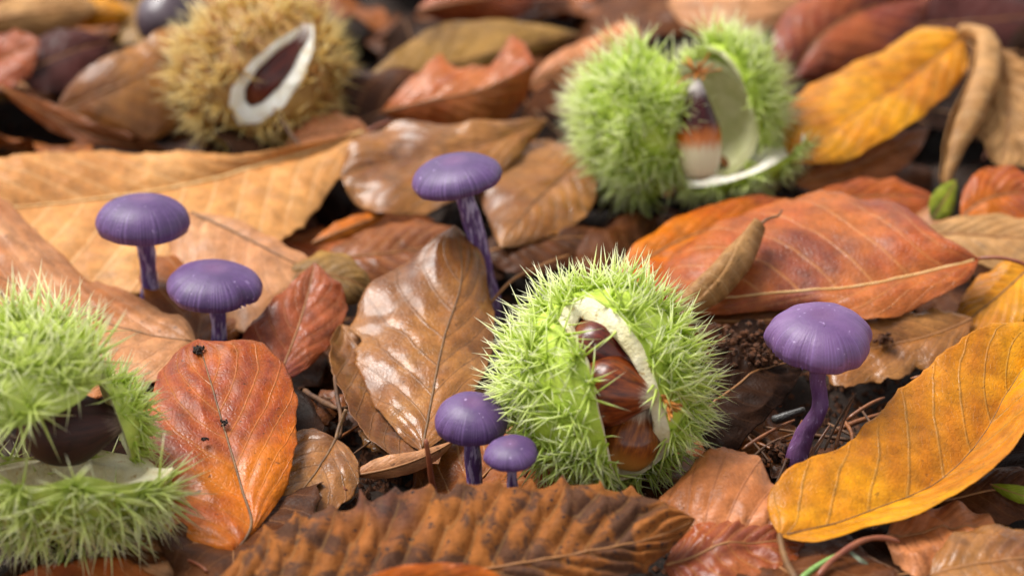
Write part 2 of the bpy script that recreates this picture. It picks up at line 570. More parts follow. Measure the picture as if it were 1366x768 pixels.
# ------------------------------------------------------------------ leaf litter underneath: many individual fallen leaves
def litter_template(kind, seed):
    r = np.random.default_rng(seed)
    ln, wd = (7.6, 2.3) if kind == 'beech' else (10.5, 2.5)
    n = 7
    xs = np.linspace(0, ln, n)
    arch = r.uniform(-.5, .7)
    sway = r.uniform(-.5, .5)
    M = np.stack([xs, sway * np.sin(xs / ln * 3.1), arch * np.sin(xs / ln * 3.14)], 1)
    prof = (np.sin(np.linspace(0, 1, n)[1:-1] ** .85 * 3.1416)) ** .75 * wd
    cl, cr_ = r.uniform(-.5, .9, 2)
    L = M[1:-1].copy(); L[:, 1] += prof; L[:, 2] += cl * prof / wd
    R = M[1:-1].copy(); R[:, 1] -= prof; R[:, 2] += cr_ * prof / wd
    L[:, 2] += r.uniform(-.15, .15, n - 2); R[:, 2] += r.uniform(-.15, .15, n - 2)
    M[:, 0] -= ln / 2; L[:, 0] -= ln / 2; R[:, 0] -= ln / 2
    kw = dict(nv=8, k=2.4, amp=.035, nt=40, nu=16, seed=seed, wave=.2, rumple=.07, bow=(r.uniform(-.1, .25), r.uniform(-.1, .25)))
    if kind != 'beech':
        kw.update(ntooth=15, teeth=.09, nt=90, nv=14)
    V, F, A, rb, rn = leaf_mesh('litter', L * .01, M * .01, R * .01, None, **kw)
    name = 'beech_leaf' if kind == 'beech' else 'chestnut_leaf'
    o = mesh_obj(name, V, F, LM['brown'], None, None, True, A)
    v, f = tube_geo(rb[1:-1:2], np.linspace(.045, .012, len(rb[1:-1:2])) * .01, 6)
    m = mesh_obj('midrib', v, f, M_VEIN_B, o)
    st = np.array([[-ln / 2, 0, 0], [-ln / 2 - .6, .05, .1], [-ln / 2 - 1.3, .2, .05]]) * .01
    v, f = tube_geo(spline(st, np.linspace(0, 1, 8)), .0005, 6)
    s = mesh_obj('stalk', v, f, M_STALK, o)
    return o, m, s


TEMPL = [litter_template('beech', 100 + i) for i in range(6)] + [litter_template('chestnut', 200 + i) for i in range(3)]
LITTER_COL = {  # low litter tones, darkened to paint in shade of the gaps
    'darkbr': ('dark brown', 'lying low'),
    'brown': ('mid brown glossy', 'lying low'),
    'darkwet': ('near-black wet', 'rotting'),
    'redor': ('rust-red', 'lying low'),
    'tan_pink': ('pinkish-tan', 'lying low'),
    'olive': ('olive-brown', 'lying low'),
}
MARKS = [(at(px, py, .5)[0], at(px, py, .5)[1], w) for px, py, w in (
    (345, 170, 'around the straw-brown husk'), (925, 250, 'around the split green husk'), (803, 620, 'around the husk of three nuts'),
    (60, 700, 'around the gaping foreground husk'), (1065, 610, 'around the lone mushroom'), (200, 400, 'around the flat-capped mushroom'),
    (292, 456, 'behind the bright orange leaf'), (655, 400, 'around the leaning mushroom'), (633, 650, 'around the twin mushrooms'),
    (1220, 200, 'below the hooked curled leaf'), (1250, 400, 'around the big red-orange leaf'), (1200, 690, 'under the yellow-orange leaf'),
    (600, 90, 'behind the torn red-orange leaf'), (60, 130, 'behind the large tan leaf'), (1200, 20, 'behind the dark red leaf'),
    (560, 740, 'under the serrated leaf'), (330, 20, 'beyond the straw-brown husk'), (800, 20, 'beyond the split green husk'))]
used = [False] * len(TEMPL)
BARE = [(.085, -.085, .050), (-.048, -.062, .022), (.035, -.095, .030), (-.058, .012, .020), (-.010, -.108, .035), (.02, .01, .025), (.105, -.025, .035)]   # open soil by the mushrooms
count = 0
for y0 in np.arange(-.20, .42, .034):
    for x0 in np.arange(-.29, .30, .042):
        x = x0 + random.uniform(-.018, .018); y = y0 + random.uniform(-.015, .015)
        if any((x - a) ** 2 + (y - b) ** 2 < c * c for a, b, c in BARE):
            continue
        if y > .30 and random.random() < .3:
            continue
        i = random.randrange(len(TEMPL))
        if i >= 6 and random.random() < .5: i = random.randrange(6)
        mat = random.choices(list(LITTER_COL), [5, 5, 4, 2, 1.0, 1.5] if y < .09 else [6, 3, 6, 3, .6, 1.2])[0]  # darker mix at the back: leaf colour stands in for deep shaded gaps
        z = random.uniform(-.45, .3)
        tilt = 7
        if y > .09:
            z = random.uniform(0, 1.3); tilt = 18
        src = TEMPL[i]
        if used[i]:
            tri = [q.copy() for q in src]
            for q in tri: col.objects.link(q)
            tri[1].parent = tri[0]; tri[2].parent = tri[0]
        else:
            tri = src; used[i] = True
        o = tri[0]
        o.location = (x, y, z * .01)
        o['_w'] = [x, y, z * .01]
        o.rotation_euler = (math.radians(random.gauss(0, tilt * .7)), math.radians(random.gauss(0, tilt * .6)), random.uniform(0, 6.28))
        sc = random.uniform(.75, 1.05)
        o.scale = (sc, sc, sc)
        o.material_slots[0].link = 'OBJECT'
        o.material_slots[0].material = LM[mat]
        near = min(MARKS, key=lambda m: (m[0] - x) ** 2 + (m[1] - y) ** 2)[2]
        lab = LITTER_COL[mat][0] + (' beech' if i < 6 else ' toothed chestnut') + ' leaf ' + LITTER_COL[mat][1] + ' ' + near
        tag(o, lab, 'leaf', 'low litter: ' + lab)
        count += 1
print('litter leaves', count)

# ------------------------------------------------------------------ the leaves one can tell apart, back to front
# background
hero('beech_leaf', 'plum-coloured leaf behind the rust-red leaf, back left of the litter', [(60, 45, 2.6), (110, 40, 2.8)],
     [(20, 105, 1.8), (80, 75, 2.2), (150, 55, 2.4)], [(70, 125, 1.4), (130, 95, 1.6)], 'purple')
hero('beech_leaf', 'small rust-red leaf in front of the plum-coloured leaf', [(-10, 50, 2.8), (25, 42, 3.0)],
     [(-40, 90, 2.0), (10, 75, 2.4), (52, 55, 2.9)], [(-10, 125, 1.6), (40, 100, 2.0)], 'red')
hero('beech_leaf', 'narrow brown leaf folded on edge, sloping down to the big tan leaf', [(60, 135, 2.9), (130, 165, 2.7), (190, 185, 2.4)],
     [(-5, 112, 3.2), (60, 150, 2.5), (130, 182, 2.2), (230, 204, 1.9)], [(60, 168, 2.0), (130, 196, 1.9), (190, 203, 1.8)], 'brown', bow=(.1, .05))
hero('beech_leaf', 'smooth arched amber-brown leaf leaning on the brownish spiny husk', [(110, 95, 3.4), (180, 60, 4.0), (240, 35, 4.2)],
     [(72, 150, 2.0), (130, 125, 2.9), (200, 95, 3.4), (270, 60, 3.6)], [(120, 185, 1.4), (190, 190, 1.4), (250, 160, 1.8)], 'glossy',
     bow=(.12, .15), amp=.02)
hero('chestnut_leaf', 'tan strip of leaf lying at the far left edge of the litter', [(30, -10, 2.5), (80, -20, 2.5)],
     [(-30, 30, 2.0), (40, 18, 2.2), (130, 10, 2.0)], [(30, 50, 1.4), (90, 40, 1.5)], 'dry')
hero('beech_leaf', 'ochre leaf lying flat behind the tan strip', [(90, 0, 2.1), (130, -5, 2.1)],
     [(55, 22, 1.6), (110, 15, 1.8), (180, 20, 1.6)], [(90, 34, 1.2), (140, 36, 1.2)], 'yellow')
hero('beech_leaf', 'wide olive-brown leaf behind the torn orange leaf', [(520, 75, 3.0), (600, 30, 3.4), (700, 30, 3.2)],
     [(452, 150, 1.8), (540, 105, 2.5), (640, 75, 2.8), (775, 45, 2.6)], [(500, 150, 1.4), (600, 130, 1.6), (700, 85, 2.0)], 'olive',
     bow=(.1, .2), nv=12)
hero('beech_leaf', 'red-brown leaf lying behind the wide olive-brown leaf', [(610, -25, 3.2), (670, -25, 3.2)],
     [(555, 15, 2.4), (630, 0, 2.8), (720, -5, 2.4)], [(610, 32, 1.8), (680, 28, 1.9)], 'red')
hero('beech_leaf', 'torn red-orange leaf standing up, with a ragged grey upper edge', [(545, 108, 3.0), (600, 72, 3.6), (645, 88, 3.4), (685, 50, 3.9)],
     [(508, 150, 2.2), (570, 135, 2.7), (640, 120, 3.0), (712, 85, 3.6)], [(560, 172, 1.7), (630, 175, 1.7), (690, 148, 2.1)], 'redor',
     notches=((-1, .45, .35, .07), (-1, .62, .2, .05)), ragged=.05)
hero('beech_leaf', 'pinkish-brown leaf tucked beneath the brownish spiny husk', [(410, 160, 2.4), (440, 150, 2.5)],
     [(380, 195, 1.9), (430, 178, 2.2), (500, 180, 2.0)], [(420, 215, 1.5), (470, 205, 1.6)], 'pinkbr')
hero('chestnut_leaf', 'large tan leaf with pale midrib behind the two left mushrooms',
     [(440, 186, 2.6), (380, 198, 2.5), (280, 205, 2.5), (150, 202, 2.6), (20, 208, 2.7), (-100, 220, 2.6)],
     [(492, 174, 2.6), (380, 212, 2.1), (250, 247, 1.9), (130, 266, 1.8), (0, 278, 1.8), (-160, 290, 1.8)],
     [(470, 215, 2.0), (440, 255, 1.6), (368, 331, 1.0), (250, 385, .7), (100, 395, .6), (-60, 390, .7)], 'tan', 'L', rib=.09, nv=15, k=2.2,
     amp=.05, ntooth=16, teeth=.05, nt=150, bow=(.15, .18), thick=.02, stalk=[(490, 175, 2.6), (505, 168, 2.7), (520, 163, 2.7)])
hero('beech_leaf', 'broad glossy brown leaf with silvery sheen behind the tilted mushroom',
     [(690, 158, 3.0), (600, 165, 3.0), (520, 165, 2.9), (470, 190, 2.6)],
     [(732, 158, 2.8), (640, 193, 2.6), (560, 210, 2.4), (500, 222, 2.2), (455, 235, 2.0)],
     [(700, 200, 2.3), (640, 252, 1.8), (570, 282, 1.5), (510, 287, 1.5), (468, 262, 1.7)], 'glossy', nv=8, amp=.04, bow=(.12, .12), wave=.12)
hero('beech_leaf', 'dark amber leaf with brown midrib between the tilted mushroom and the green husk',
     [(690, 190, 2.2), (640, 240, 1.8), (650, 290, 1.3)], [(790, 205, 2.0), (745, 240, 1.8), (700, 285, 1.5), (668, 330, 1.0)],
     [(797, 245, 1.8), (785, 285, 1.3), (720, 322, .9)], 'glossy', 'D')
hero('beech_leaf', 'dark brown leaf low beneath the dark amber leaf', [(680, 300, 1.0), (740, 290, 1.1)],
     [(640, 340, .6), (720, 320, .9), (810, 320, .8)], [(690, 365, .4), (770, 352, .4)], 'darkbr')
hero('beech_leaf', 'narrow orange leaf lying in the dark gap by the large tan leaf', [(450, 296, 1.3), (490, 284, 1.4)],
     [(415, 325, .9), (460, 306, 1.2), (518, 284, 1.3)], [(450, 322, .9), (495, 302, 1.1)], 'orange')
hero('beech_leaf', 'glossy brown leaf under the upright brown leaf', [(480, 310, 1.3), (540, 295, 1.4), (590, 300, 1.3)],
     [(430, 345, .9), (500, 340, 1.1), (570, 330, 1.1), (630, 320, 1.0)], [(470, 375, .6), (540, 375, .6)], 'brown')
hero('beech_leaf', 'curled olive-tan leaf behind the small red-orange leaf', [(405, 345, 1.5), (450, 335, 1.6), (485, 360, 1.3)],
     [(375, 372, 1.1), (430, 365, 1.5), (500, 392, .9)], [(400, 408, .7), (450, 412, .7)], 'olive', bow=(.2, .2))
hero('beech_leaf', 'brown leaf with dark midrib right behind the notched mushroom',
     [(225, 312, 1.6), (242, 360, 1.2), (275, 415, .7), (330, 446, .5), (390, 420, .6)], [(252, 283, 2.0), (325, 316, 1.8), (385, 348, 1.5), (438, 372, 1.1)],
     [(300, 288, 2.0), (365, 318, 1.8), (415, 347, 1.5)], 'tan_pink', 'D', bow=(.2, .1), rib=.06)
# right background
hero('beech_leaf', 'dark red leaf with pink sheen standing behind the green husk', [(1030, 60, 3.2), (1050, 15, 3.8), (1120, -20, 4.2)],
     [(1050, 110, 2.2), (1090, 55, 3.2), (1150, 15, 3.6), (1240, 0, 3.6)], [(1110, 110, 2.0), (1180, 75, 2.5), (1225, 40, 2.9)], 'red', bow=(.3, .3))
hero('beech_leaf', 'orange-brown leaf lying behind the green husk with the pale nut', [(930, -25, 3.2), (1000, -30, 3.4)],
     [(890, 5, 2.7), (970, 10, 3.0), (1070, 0, 3.0)], [(940, 48, 2.2), (1020, 45, 2.3)], 'tan_pink')
hero('beech_leaf', 'plum-brown leaf lying at the far right back of the litter', [(1230, 0, 2.8), (1310, -15, 2.8)],
     [(1180, 40, 1.8), (1280, 30, 2.2), (1400, 20, 2.2)], [(1240, 80, 1.2), (1340, 75, 1.3)], 'purple')
hero('beech_leaf', 'brown leaf edge reaching up to the left side of the green husk', [(730, 80, 2.4), (790, 50, 2.8), (840, 30, 3.0)],
     [(705, 112, 1.8), (770, 90, 2.2), (860, 55, 2.5)], [(730, 145, 1.0), (800, 130, 1.2)], 'pinkbr', bow=(.15, .1))
hero('beech_leaf', 'brown leaf hidden beneath the glowing yellow-orange leaf', [(1100, 205, 2.0), (1180, 180, 2.1)],
     [(1060, 245, 1.5), (1140, 222, 1.7), (1240, 170, 1.9)], [(1100, 262, 1.1), (1180, 240, 1.3)], 'brown')
hero('beech_leaf', 'long orange-brown leaf behind the big red-orange leaf', [(1120, 245, 1.9), (1190, 238, 1.9)],
     [(1060, 275, 1.6), (1150, 262, 1.7), (1250, 265, 1.5)], [(1120, 300, 1.2), (1200, 295, 1.2)], 'orange')
hero('beech_leaf', 'yellow-orange leaf leaning up beside the curled brown leaf',
     [(1240, 34, 4.2), (1190, 60, 4.0), (1130, 90, 3.6), (1066, 125, 3.1), (1042, 175, 2.7)],
     [(1288, 48, 4.1), (1220, 100, 3.5), (1140, 155, 3.0), (1058, 218, 2.3)],
     [(1292, 85, 3.6), (1268, 122, 3.2), (1210, 168, 2.8), (1110, 218, 2.2)], 'yellow', 'B', nv=8, amp=.05, bow=(.2, .15))
hero('beech_leaf', 'crumpled brown leaf at the right, behind the curled brown leaf', [(1310, 110, 3.4), (1300, 170, 2.5)],
     [(1330, 65, 4.0), (1345, 140, 3.0), (1335, 225, 1.8)], [(1410, 110, 3.6), (1410, 190, 2.4)], 'dry', rumple=.12, wave=.25, amp=.1)
rolled('curled_leaf', 'brown dried leaf curled into a hook beside the yellow-orange leaf',
       [(1285, 42, 4.3), (1308, 48, 4.5), (1316, 85, 4.1), (1295, 150, 3.2), (1272, 205, 2.4), (1262, 248, 1.6)], .6, 'dry', 1.5, 5, (.6, .3))
hero('beech_leaf', 'orange leaf with dark specks beside the small green leaf', [(1290, 245, 2.2), (1320, 222, 2.5), (1360, 225, 2.5)],
     [(1282, 292, 1.5), (1320, 265, 1.9), (1400, 262, 2.0)], [(1320, 298, 1.4), (1370, 300, 1.4)], 'orange')
hero('small_leaf', 'small yellow-green leaf poking up between brown leaves', [(1240, 268, 1.9), (1252, 250, 2.1)],
     [(1242, 294, 1.4), (1258, 270, 1.8), (1276, 240, 2.1)], [(1266, 290, 1.4), (1276, 262, 1.8)], 'green', rib=.03)
hero('beech_leaf', 'pale tan leaf lying beyond the tip of the big red-orange leaf', [(1260, 294, 1.9), (1330, 287, 2.0), (1380, 295, 1.9)],
     [(1215, 312, 1.6), (1300, 314, 1.7), (1420, 325, 1.7)], [(1270, 342, 1.3), (1340, 358, 1.2)], 'dry', amp=.06)
# middle right
hero('beech_leaf', 'orange-brown leaf partly covered by the big red-orange leaf', [(840, 335, 1.5), (890, 297, 1.9), (980, 266, 2.1), (1030, 262, 2.0)],
     [(822, 375, 1.2), (890, 330, 1.6), (980, 296, 1.8), (1070, 275, 1.7)], [(870, 392, 1.0), (950, 355, 1.3), (1040, 310, 1.5)], 'orange')
hero('beech_leaf', 'yellow-brown leaf with dark midrib under the stalk of the red-orange leaf', [(1345, 350, 1.9), (1300, 375, 1.5), (1280, 405, 1.1)],
     [(1385, 350, 1.9), (1340, 388, 1.5), (1282, 440, .8)], [(1378, 405, 1.5), (1345, 445, 1.1), (1300, 470, .7)], 'yellow', 'D', amp=.06)
hero('beech_leaf', 'big smooth red-orange leaf lying behind the lone right mushroom',
     [(1255, 310, 3.0), (1185, 270, 3.2), (1100, 257, 3.2), (1000, 280, 2.9), (920, 322, 2.3), (880, 365, 1.8)],
     [(1306, 345, 2.6), (1220, 367, 2.3), (1150, 381, 2.15), (1060, 388, 2.0), (960, 398, 1.8), (868, 402, 1.5)],
     [(1292, 372, 2.3), (1240, 402, 1.9), (1170, 427, 1.6), (1060, 414, 1.5), (960, 420, 1.4), (900, 416, 1.35)], 'redor', 'L', rib=.06,
     nv=9, amp=.025, bow=(.3, .12), thick=.018, stalk=[(1304, 345, 2.6), (1335, 344, 2.7), (1366, 352, 2.6), (1385, 362, 2.4)], wave=.06)
rolled('rolled_leaf', 'dried tan leaf rolled into a tube on the big red-orange leaf',
       [(904, 414, 1.9), (940, 388, 2.35), (980, 345, 2.9), (1012, 300, 3.45)], .58, 'dry', 1.7, 2, (.75, .5), tail=[(1008, 306, 3.4), (1024, 292, 3.65), (1040, 286, 3.7), (1043, 280, 3.8)])
hero('beech_leaf', 'wet brown leaf with a torn ragged edge behind the lone right mushroom', [(1255, 413, 1.5), (1180, 422, 1.5), (1120, 432, 1.3)],
     [(1298, 424, 1.3), (1240, 448, 1.1), (1180, 462, .95), (1100, 478, .8)], [(1288, 455, .95), (1240, 497, .6), (1190, 506, .5), (1150, 520, .4), (1110, 510, .5)],
     'glossy', 'B', ragged=.07, notches=((1, .45, .25, .05), (1, .7, .3, .06)), amp=.03)
hero('beech_leaf', 'nearly black wet leaf between the open green husk and the lone mushroom', [(955, 470, 1.3), (990, 430, 1.5), (1040, 440, 1.3)],
     [(925, 560, .5), (975, 520, .9), (1030, 490, 1.0), (1075, 480, .9)], [(960, 610, .3), (1010, 570, .5), (1060, 515, .7)], 'darkwet', rumple=.1, amp=.08)
hero('beech_leaf', 'dark brown curled leaf under the edge of the big red-orange leaf', [(960, 408, 1.3), (1050, 412, 1.4)],
     [(920, 430, 1.0), (1000, 428, 1.2), (1090, 425, 1.1)], [(960, 460, .7), (1050, 450, .8)], 'darkbr')
# middle left
hero('beech_leaf', 'pale orange-tan leaf with torn edge around the left mushrooms',
     [(232, 414, 1.45), (200, 402, 1.5), (152, 384, 1.65), (75, 335, 2.1), (0, 258, 3.0), (-80, 215, 3.2)],
     [(262, 456, 1.2), (170, 440, 1.35), (80, 405, 1.7), (0, 370, 2.1), (-130, 330, 2.5)],
     [(215, 505, .9), (120, 530, .8), (20, 515, .9), (-90, 480, 1.2)], 'tan_pink', 'D', rib=.03, nv=8, amp=.04, bow=(.12, .1),
     ragged=.035, notches=((-1, .12, .22, .035), (-1, .3, .12, .03)), thick=.02)
hero('beech_leaf', 'small red-orange leaf standing behind the bright orange leaf', [(322, 458, 1.2), (372, 393, 1.9)],
     [(365, 515, .7), (398, 435, 1.4), (420, 350, 2.3)], [(432, 470, .9), (462, 398, 1.6)], 'red', 'B', bow=(.1, .12), nv=7)
hero('beech_leaf', 'curved brown leaf with bright orange rim beneath the upright brown leaf', [(440, 478, 1.5), (466, 545, 1.1), (520, 606, .8)],
     [(455, 432, 1.3), (500, 500, .8), (540, 565, .5), (585, 618, .6)], [(560, 470, .6), (590, 540, .4)], 'glossy', 'B', bow=(-.2, .1))
hero('beech_leaf', 'upright brown leaf with grey-brown veins behind the twin mushrooms',
     [(515, 562, .6), (478, 492, 1.1), (468, 432, 1.6), (500, 376, 2.2), (560, 335, 2.8)],
     [(563, 602, .6), (576, 530, 1.1), (592, 452, 1.7), (616, 365, 2.5), (606, 300, 3.2)],
     [(598, 580, .7), (640, 512, 1.0), (660, 442, 1.3), (652, 380, 2.0), (628, 318, 2.9)], 'glossy', 'D', rib=.05, nv=8, k=2.4, amp=.05,
     bow=(.14, .1), wave=.1, notches=((-1, .5, .14, .04),))
hero('beech_leaf', 'narrow brown leaf lying on edge below the upright brown leaf', [(500, 612, .95), (560, 600, 1.1)],
     [(466, 634, .6), (530, 622, .85), (608, 586, 1.2)], [(510, 638, .5), (570, 622, .7)], 'tan_pink', 'B', amp=.02)
hero('beech_leaf', 'small round brown leaf with dark midrib and stalk beside the bright orange leaf',
     [(405, 572, .95), (372, 610, .7), (362, 660, .5)], [(448, 585, .95), (425, 625, .8), (395, 665, .55), (372, 702, .3)],
     [(474, 608, .9), (476, 650, .65), (432, 692, .35)], 'glossy', 'D', rib=.055, nv=6, amp=.05, bow=(.12, .12), stalk=[(448, 586, .95), (455, 562, 1.2), (462, 546, 1.5)], stalk_r=.05)
hero('beech_leaf', 'bright orange leaf with dark midrib in front of the notched mushroom',
     [(238, 468, 2.35), (196, 540, 1.9), (172, 612, 1.4), (188, 682, .8), (250, 726, .5)],
     [(264, 452, 2.6), (284, 520, 2.2), (304, 588, 1.65), (322, 650, 1.1), (334, 705, .65), (308, 738, .4)],
     [(300, 456, 2.6), (345, 454, 2.6), (381, 490, 2.2), (396, 570, 1.6), (386, 635, 1.1), (352, 696, .6)], 'orange', 'D', rib=.05, nv=8, k=3.0,
     amp=.045, bow=(.1, .12), wave=.05, thick=.018, rev=True)
hero('beech_leaf', 'dull brown leaf under the bright orange leaf, low in the foreground', [(150, 715, .6), (220, 708, .6)],
     [(90, 770, .2), (180, 742, .45), (290, 735, .4)], [(150, 800, .1), (230, 780, .1)], 'tan_pink')
# foreground
hero('beech_leaf', 'wet shiny red-brown leaf in front of the pinkish-brown ribbed leaf', [(925, 703, .95), (990, 688, 1.1), (1040, 692, 1.0)],
     [(885, 755, .5), (960, 730, .85), (1075, 722, .7)], [(930, 800, .2), (1020, 785, .3)], 'redor', 'B', rumple=.1, amp=.07)
hero('beech_leaf', 'pinkish-brown ribbed leaf beside the foot of the open green husk', [(905, 640, 1.2), (962, 596, 1.8), (1005, 606, 1.7), (1034, 648, 1.3)],
     [(872, 682, .8), (950, 706, .95), (1048, 706, .9)], [(930, 730, .5), (1010, 738, .5)], 'pinkbr', 'B', nv=7, k=.3, amp=.10, bow=(.25, .1), rib=.04)
hero('chestnut_leaf', 'serrated ribbed brown leaf with dark mottling, low in front of the twin mushrooms',
     [(897, 674, 1.9), (830, 654, 2.15), (760, 644, 2.3), (680, 645, 2.35), (600, 647, 2.35), (515, 660, 2.2), (430, 682, 2.0), (345, 716, 1.6), (285, 775, 1.0)],
     [(928, 692, 1.6), (870, 717, 1.5), (770, 738, 1.4), (650, 757, 1.3), (500, 776, 1.2), (330, 802, .9), (240, 830, .6)],
     [(905, 722, 1.2), (880, 745, 1.0), (820, 778, .8), (700, 812, .6), (500, 850, .4), (350, 860, .4)], 'mottled', 'B', rib=.07,
     nv=17, k=2.3, amp=.2, bow=(.12, .1), ntooth=17, teeth=.2, nt=240, nu=30, thick=.02, crisp=1.1, rumple=.05, rev=True)
hero('beech_leaf', 'small vivid orange leaf edge in front of the serrated leaf', [(520, 758, 2.3), (590, 750, 2.4), (640, 756, 2.3)],
     [(460, 785, 1.8), (570, 775, 2.0), (690, 785, 1.8)], [(520, 805, 1.4), (620, 805, 1.4)], 'orange')
hero('beech_leaf', 'large yellow-orange leaf curving up in front of the lone right mushroom',
     [(1024, 668, 1.6), (1046, 632, 1.9), (1125, 592, 2.1), (1200, 522, 2.4), (1262, 469, 2.8), (1340, 428, 3.1)],
     [(1040, 714, 1.2), (1110, 699, 1.2), (1180, 674, 1.2), (1260, 636, 1.3), (1312, 580, 1.6), (1346, 520, 2.0), (1400, 440, 2.8)],
     [(1090, 722, 1.25), (1160, 703, 1.4), (1250, 673, 1.7), (1335, 615, 2.2), (1378, 555, 2.7), (1410, 490, 3.0)], 'yellow', 'D', rib=.026,
     nv=9, k=2.2, amp=.05, bow=(.1, -.05), thick=.02, stalk=[(1040, 713, 1.2), (1046, 740, 1.2), (1062, 772, 1.3)], stalk_r=.075)
hero('beech_leaf', 'brown leaf beneath the right end of the large yellow-orange leaf', [(1290, 640, .9), (1350, 622, 1.0)],
     [(1250, 670, .6), (1320, 655, .8), (1410, 650, .8)], [(1300, 700, .3), (1370, 690, .3)], 'darkbr')
hero('small_leaf', 'thin green blade showing under the large yellow-orange leaf', [(1340, 645, 1.2), (1370, 650, 1.2)],
     [(1320, 645, 1.1), (1350, 656, 1.1), (1390, 668, 1.0)], [(1340, 662, .9), (1370, 672, .9)], 'green', rib=.02)
hero('beech_leaf', 'pinkish crumpled leaf fragment low under the large yellow-orange leaf', [(1205, 688, .9), (1260, 672, 1.1), (1310, 680, 1.0)],
     [(1180, 715, .7), (1240, 705, .9), (1330, 700, .8)], [(1220, 775, .4), (1250, 790, .3)], 'pinkbr', rumple=.14, wave=.2)
hero('beech_leaf', 'dark amber leaf out of focus in the near right corner', [(1270, 715, 1.3), (1340, 700, 1.4)],
     [(1240, 768, .9), (1310, 750, 1.2), (1420, 745, 1.2)], [(1280, 820, .6), (1360, 810, .6)], 'glossy')

# ------------------------------------------------------------------ chestnut husks
def spine_mat(name, base, mid, tip):
    t = NT(name)
    a = t.attr('tip')
    co = t.coord()
    c = t.mix(t.rng(a, 0, .45), lin(base), lin(mid))
    c = t.mix(t.rng(a, .4, 1), c, lin(tip))
    n = t.noise(co, 90, 3, .5)
    c = t.mix(t.math('MULTIPLY', t.rng(n, .5, .75), .45), c, lin(mid))
    t.link(c, t.p.inputs['Base Color'])
    t.p.inputs['Roughness'].default_value = .42
    tr = t.n.new('ShaderNodeBsdfTranslucent'); t.link(c, tr.inputs[0])
    ms = t.n.new('ShaderNodeMixShader'); ms.inputs[0].default_value = .45
    t.link(t.p.outputs[0], ms.inputs[1]); t.link(tr.outputs[0], ms.inputs[2]); t.link(ms.outputs[0], t.out.inputs[0])
    return t.m


SP_GREEN = spine_mat('spine_green', 'c6dc4c', 'e0ee86', 'fffde0')
SP_PALE = spine_mat('spine_pale_green', 'c8da58', 'e2ec94', 'fffce0')
SP_BROWN = spine_mat('spine_straw', 'd8b056', 'f0d484', 'fff2c2')
SP_RUST = spine_mat('spine_rust', 'b07636', 'cf9650', 'e4c084')
HUSK_GREEN = simple_mat('husk_green', 'b4c844', 'a2b83a', 140, .6, .0, bump=.0006, c3='c8d864')
HUSK_BROWN = simple_mat('husk_straw', 'a88040', '8a602c', 140, .6, 0, bump=.0005, c3='7a4e24')
HUSK_PALE = simple_mat('husk_pale', 'b6c458', 'a4b24c', 140, .6, 0, bump=.0006, c3='c8d070')
LINING = simple_mat('husk_lining', 'e4d8a8', 'f0e8c6', 160, .75, 0, bump=.0008, bscale=700, c3='cdb27a')
LINING_W = simple_mat('husk_lining_white', 'efe8d6', 'f8f4ea', 160, .7, 0, bump=.0005, bscale=700, sss=.1, c3='c9a684')
LINING_G = simple_mat('husk_lining_green', 'c2c48c', 'd6d4a8', 160, .6, .1, bump=.0004, bscale=500, sss=.1, c3='a8a468')


def frame(A):
    A = A / np.linalg.norm(A)
    h = np.array([0, 0, 1.0]) if abs(A[2]) < .8 else np.array([1.0, 0, 0])
    e1 = np.cross(h, A); e1 /= np.linalg.norm(e1)
    return A, e1, np.cross(A, e1)


class Shell:
    """part of an ellipsoid: centre C, semi-axes ax (m), rot columns = axis directions"""
    def __init__(s, C, ax, rot=None, seed=0):
        s.C = np.asarray(C); s.ax = np.asarray(ax); s.rot = np.eye(3) if rot is None else rot; s.seed = seed

    def pos(s, d, k=1.0):
        k = np.asarray(k)[..., None] if np.ndim(k) else k
        bump = 1 + .03 * wob(d, 3.0, s.seed) + .012 * wob(d, 11.0, s.seed + 1)
        return s.C + (d * s.ax * k * bump[..., None]) @ s.rot.T

    def hit(s, px, py, k=1.0):
        o = s.rot.T @ (CAM - s.C) / (s.ax * k); v = s.rot.T @ ray(px, py) / (s.ax * k)
        a, b, c = v @ v, 2 * o @ v, o @ o - 1
        q = b * b - 4 * a * c
        t = (-b - math.sqrt(q)) / (2 * a) if q > 0 else -b / (2 * a)
        d = o + v * t
        return d / np.linalg.norm(d)

    def normal(s, d):
        n = (d / s.ax) @ s.rot.T
        return n / np.linalg.norm(n, axis=-1, keepdims=True)


def ang(d, fr):
    A, e1, e2 = fr
    th = np.arccos(np.clip(d @ A, -1, 1)); ph = np.arctan2(d @ e2, d @ e1)
    return th, ph


def border(sh, poly, fr, k=1.0):
    """theta(phi) of a pixel outline thrown onto the shell"""
    poly = np.array(poly, float)
    q = np.vstack([poly, poly[:1]])
    dense = np.concatenate([q[i] + (q[i + 1] - q[i]) * np.linspace(0, 1, 12, endpoint=False)[:, None] for i in range(len(poly))])
    D = np.array([sh.hit(x, y, k) for x, y in dense])
    th, ph = ang(D, fr)
    o = np.argsort(ph); ph, th = ph[o], th[o]
    ph = np.concatenate([ph - 2 * math.pi, ph, ph + 2 * math.pi]); th = np.concatenate([th, th, th])
    return lambda x: np.interp(x, ph, th)


